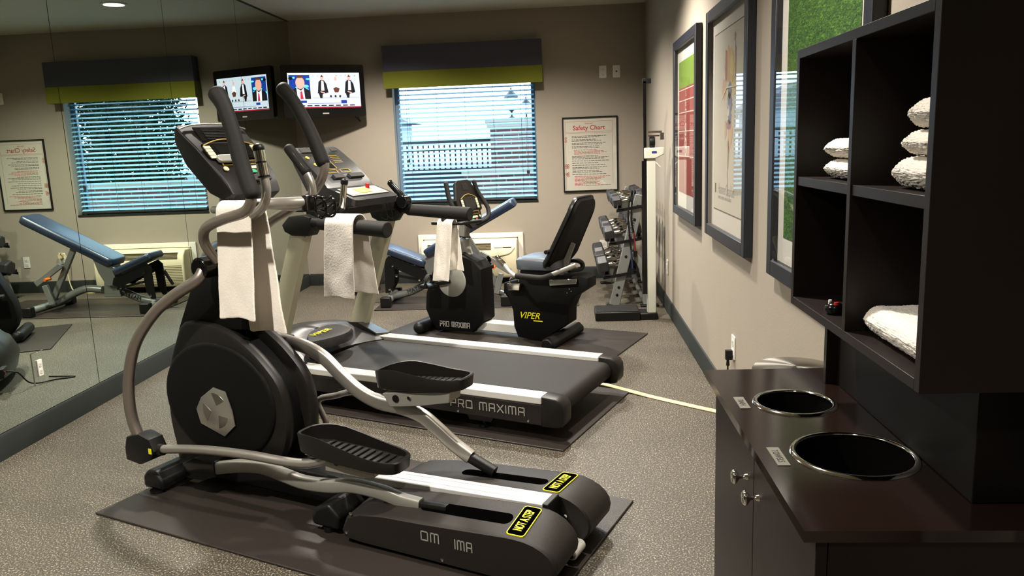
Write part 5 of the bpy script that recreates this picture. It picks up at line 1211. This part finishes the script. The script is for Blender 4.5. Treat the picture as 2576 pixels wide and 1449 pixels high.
b = MB(); b.lathe([(.04, -.02), (.042, 0), (.04, .02)], (3.30-3.10, -.055, 1.335), 20, 'x'); b.build('poise_weight', 'black', sc, bevel=.004)
b = MB(); b.box(3.255-3.10, 3.27-3.10, -.07, -.03, 1.10, 1.13); b.box(3.24-3.10, 3.275-3.10, -.07, -.03, .22, .25); b.build('rod_clip', 'black', sc)
b = MB(); b.obox((3.30-3.10, -.05, 1.215), (3.36-3.10, -.05, 1.15), .04, .01); b.build('beam_brace', 'scalewhite', sc)

# ------------------------------------------------------------------ towel cabinet
CX, CF, CN, CZ = 3.027, -5.688, -6.592, .734
cab = empty('base_cabinet', loc=(3.24, -6.15, 0)); tag(cab, 'dark espresso base cabinet with two doors at the lower right', 'cabinet')
def cb_(b, x0, x1, y0, y1, z0, z1): b.box(x0-3.24, x1-3.24, y0+6.15, y1+6.15, z0, z1); return b
b = MB(); X0 = 3.05
cb_(b, X0+.02, RW-.013, CF-.055, CF-.035, 0, CZ-.021); cb_(b, X0+.02, RW-.013, CN+.012, CN+.032, 0, CZ-.021); cb_(b, X0+.04, RW-.013, CN+.032, CF-.055, .06, .08); cb_(b, RW-.03, RW-.013, CN+.032, CF-.055, 0, CZ-.021); cb_(b, X0+.06, X0+.07, CN+.032, CF-.055, 0, .08)
b.build('carcass', 'wood', cab, bevel=.001)
for (y0, y1, ky) in ((-6.157, CF-.036, -6.10), (CN+.013, -6.161, -6.207)):
    b = MB(); cb_(b, X0, X0+.019, y0, y1, .075, CZ-.026); o = b.build('door', 'wood', cab, bevel=.0015)
    b = MB(); b.lathe([(.008, 0), (.007, -.004), (.0045, -.010), (.005, -.018), (.0155, -.026), (.0165, -.031), (.012, -.035), (.0005, -.036)], (X0-3.24, ky+6.15, .607), 24, 'x'); b.build('knob', 'chrome', o, ang=60)
# countertop with two round cut-outs
H1, R1 = (3.186, -5.972), .088; H2_, R2 = (3.212, -6.286), .112
cu = D.curves.new('countertop', 'CURVE'); cu.dimensions = '2D'; cu.fill_mode = 'BOTH'; cu.extrude = .010; cu.bevel_depth = .0
def spl(pts):
    s = cu.splines.new('POLY'); s.points.add(len(pts)-1)
    for p, q_ in zip(s.points, pts): p.co = (q_[0], q_[1], 0, 1)
    s.use_cyclic_u = True
spl([(CX, CN), (RW-.001, CN), (RW-.001, CF), (CX, CF)])
for (hx_, hy_), r in ((H1, R1), (H2_, R2)): spl([(hx_+r*math.cos(2*PI*k/64), hy_+r*math.sin(2*PI*k/64)) for k in range(64)])
ob = D.objects.new('tmp', cu); COL.objects.link(ob); me = D.meshes.new_from_object(ob.evaluated_get(bpy.context.evaluated_depsgraph_get())); D.objects.remove(ob)
me.materials.clear(); me.materials.append(M['woodtop']); me.name = 'countertop'
ct = D.objects.new('countertop', me); COL.objects.link(ct); ct.location = (0, 0, CZ-.010); tag(ct, 'dark glossy countertop with two round cut-outs for bins', 'countertop')
for (hx_, hy_), r, nm, lb in ((H1, R1, 'TRASH', 'smaller chrome rimmed bin opening in the countertop, for trash'), (H2_, R2, 'TOWELS', 'larger chrome rimmed bin opening in the countertop, for towels')):
    t = empty('bin_insert', loc=(hx_, hy_, CZ)); tag(t, lb, 'bin', 'bin openings in the countertop')
    b = MB(); b.lathe([(r-.004, -.002), (r-.006, .002), (r-.002, .0055), (r+.004, .005), (r+.008, .0005), (r+.004, .0002), (r-.001, .0002)], seg=64, caps=False); b.build('chrome_rim', 'chrome', t, ang=80)
    b = MB(); b.lathe([(r-.003, .0), (r-.006, -.12), (r-.012, -.40), (.0005, -.40)], seg=48, caps=False); b.build('bin_liner', 'blackgloss', t)
for nm, ya, yb, lb in (('TRASH', -5.925, -6.007, 'small metal sign reading TRASH on the countertop'), ('TOWELS', -6.245, -6.335, 'small metal sign reading TOWELS on the countertop')):
    t = empty('counter_sign', loc=(3.065, (ya+yb)/2, CZ)); tag(t, lb, 'sign', 'signs on the countertop')
    L_ = abs(ya-yb); b = MB(); b.box(-.012, .012, -L_/2, L_/2, 0, .0015); b.build('plate', 'signplate', t)
    text(nm, .019, plane_mtx((-.0065, 0, .0016), (0, -1, 0), (1, 0, 0)), 'lettering', 'ink', t, align='CENTER', depth=.0003, sx=L_/.09*.82)
# hutch support + open shelf unit
hu = empty('hutch_support', loc=(3.37, -6.15, CZ)); tag(hu, 'dark back panel box standing on the counter under the shelf unit', 'panel')
UZ0, UZ1, UX, UF, UN = .963, 1.546, 3.19, -5.905, -6.597
b = MB(); b.box(3.331-3.37, 3.445-3.37, -6.50+6.15, -5.83+6.15, .0005, UZ0-CZ-.0005); b.build('box_panel', 'woodshaded', hu, bevel=.002)
b = MB(); b.box(3.303-3.37, 3.445-3.37, -5.829+6.15, -5.81+6.15, .0005, UZ0-CZ-.0005); b.build('end_panel', 'wood', hu, bevel=.001)
su = empty('shelf_unit', loc=(3.32, -6.25, UZ0)); tag(su, 'dark open shelf unit holding folded towels, four cubbies', 'shelf unit')
def sb(name, x0, x1, y0, y1, z0, z1):
    b = MB(); b.box(x0-3.32, x1-3.32, y0+6.25, y1+6.25, z0-UZ0, z1-UZ0); return b.build(name, 'wood', su, bevel=.001)
th = .019
sb('side_panel', UX, RW-.001, UF-th, UF, UZ0, UZ1); sb('side_panel', UX, RW-.001, UN, UN+th, UZ0, UZ1)
sb('top_panel', UX, RW-.001, UN+th, UF-th, UZ1-th, UZ1); sb('bottom_panel', UX, RW-.001, UN+th, UF-th, UZ0, UZ0+th)
sb('back_panel', RW-.012, RW-.001, UN+th, UF-th, UZ0+th, UZ1-th)
DV = -6.262; sb('divider', UX, RW-.012, DV-.009, DV+.009, UZ0+th, UZ1-th)
SZ = 1.264; sb('shelf', UX+.003, RW-.012, DV+.009, UF-th, SZ-.02, SZ); sb('shelf', UX+.003, RW-.012, UN+th, DV-.009, SZ-.02, SZ)
def folded(x0, x1, y0, y1, z0, th_, label, seed, grp):
    rnd = random.Random(seed); b = MB(); n = 26; m_ = 30; top = []
    # pillow-like folded bundle: superellipse cross-section swept along x
    rings = []
    for i in range(n+1):
        u = (1-math.cos(PI*i/n))/2; e = max(.03, min(1, math.sin(PI*min(1, max(0, u)))*3.2)**.55) if 0 < u < 1 else .03
        ring = []
        for k in range(m_):
            a = 2*PI*k/m_; c_, s_ = math.cos(a), math.sin(a)
            yy = (y0+y1)/2+math.copysign(abs(c_)**.34, c_)*(y1-y0)/2*(.86+.14*e)
            zz = z0+th_/2+math.copysign(abs(s_)**.55, s_)*th_/2*(.02+.98*e)
            nz = noise.noise(Vector((u*6+seed, c_*2, s_*2)))*.003
            ring.append((x0+(x1-x0)*u+nz, yy+nz, max(z0+.0015, zz+nz*(1 if s_ > 0 else 0))))
        rings.append(ring)
    b.loft(rings); o = b.build('folded_towel', 'towel', ang=180); tag(o, label, 'towel', grp)
    md = o.modifiers.new('sub', 'SUBSURF'); md.levels = md.render_levels = 3
    tx = D.textures.new('terry', 'CLOUDS'); tx.noise_scale = .0032; tx.noise_depth = 1
    md = o.modifiers.new('disp', 'DISPLACE'); md.texture = tx; md.strength = .0055; md.mid_level = .7; md.texture_coords = 'LOCAL'
    return o
gt = 'folded towels on the shelves'
folded(3.215, 3.415, -6.235, -6.018, SZ, .042, 'folded white towel, lower of the pair in the far upper cubby', 1, gt)
folded(3.215, 3.415, -6.225, -6.016, SZ+.043, .042, 'folded white towel, upper of the pair in the far upper cubby', 2, gt)
folded(3.212, 3.415, -6.573, -6.385, SZ, .054, 'folded white towel, bottom of three in the near upper cubby', 3, gt)
folded(3.214, 3.415, -6.571, -6.415, SZ+.055, .042, 'folded white towel, middle of three in the near upper cubby', 4, gt)
folded(3.216, 3.415, -6.571, -6.430, SZ+.098, .050, 'folded white towel, top of three in the near upper cubby', 5, gt)
folded(3.215, 3.42, -6.570, -6.275, UZ0+th, .058, 'single folded white towel in the near lower cubby', 6, gt)
t = empty('small_gadget', loc=(3.222, -6.115, UZ0+th)); tag(t, 'small glossy black gadget with red button in the far lower cubby', 'gadget')
b = MB(); b.lathe([(.001, .001), (.016, .001), (.021, .010), (.018, .020), (.008, .025), (.001, .026)], seg=24); b.build('body', 'blackgloss', t, ang=60)
b = MB(); b.lathe([(.006, .0215), (.005, .027), (.0005, .028)], (.0, -.012, 0), 12); b.build('button', 'red', t)
b = MB(); b.lathe([(.004, .022), (.0035, .028), (.0005, .0285)], (-.006, .010, 0), 12); b.build('button', 'whiteplate', t)
# trash can
t = empty('trash_can', loc=(3.312, -5.545, 0)); tag(t, 'round brushed steel trash can between the cabinet and the wall', 'trash can')
b = MB(); b.lathe([(.105, .0), (.119, .01), (.119, .655), (.116, .66)], seg=48); b.build('body', 'steel', t)
b = MB(); b.lathe([(.122, .655), (.122, .685), (.118, .692), (.05, .697), (.0005, .698)], seg=64); b.build('lid', 'steelradial', t, ang=40)

# ------------------------------------------------------------------ light and world
w = D.worlds.new('sky'); scn.world = w; w.use_nodes = True; nt = w.node_tree; bg = nt.nodes['Background']
bg.inputs['Color'].default_value = (.62, .82, 1, 1); bg.inputs['Strength'].default_value = 6
def area(loc, size, sy, rot, power, col, name):
    l = D.lights.new(name, 'AREA'); l.shape = 'RECTANGLE'; l.size = size; l.size_y = sy; l.energy = power; l.color = col
    o = D.objects.new(name, l); COL.objects.link(o); o.location = loc; o.rotation_euler = rot; return o
scn.view_settings.view_transform = 'Standard'; scn.view_settings.exposure = 0.18
try:
    scn.cycles.use_denoising = True; scn.cycles.max_bounces = 10; scn.cycles.glossy_bounces = 6; scn.cycles.transparent_max_bounces = 12; scn.cycles.sample_clamp_indirect = 6; scn.cycles.caustics_reflective = False
except Exception: pass
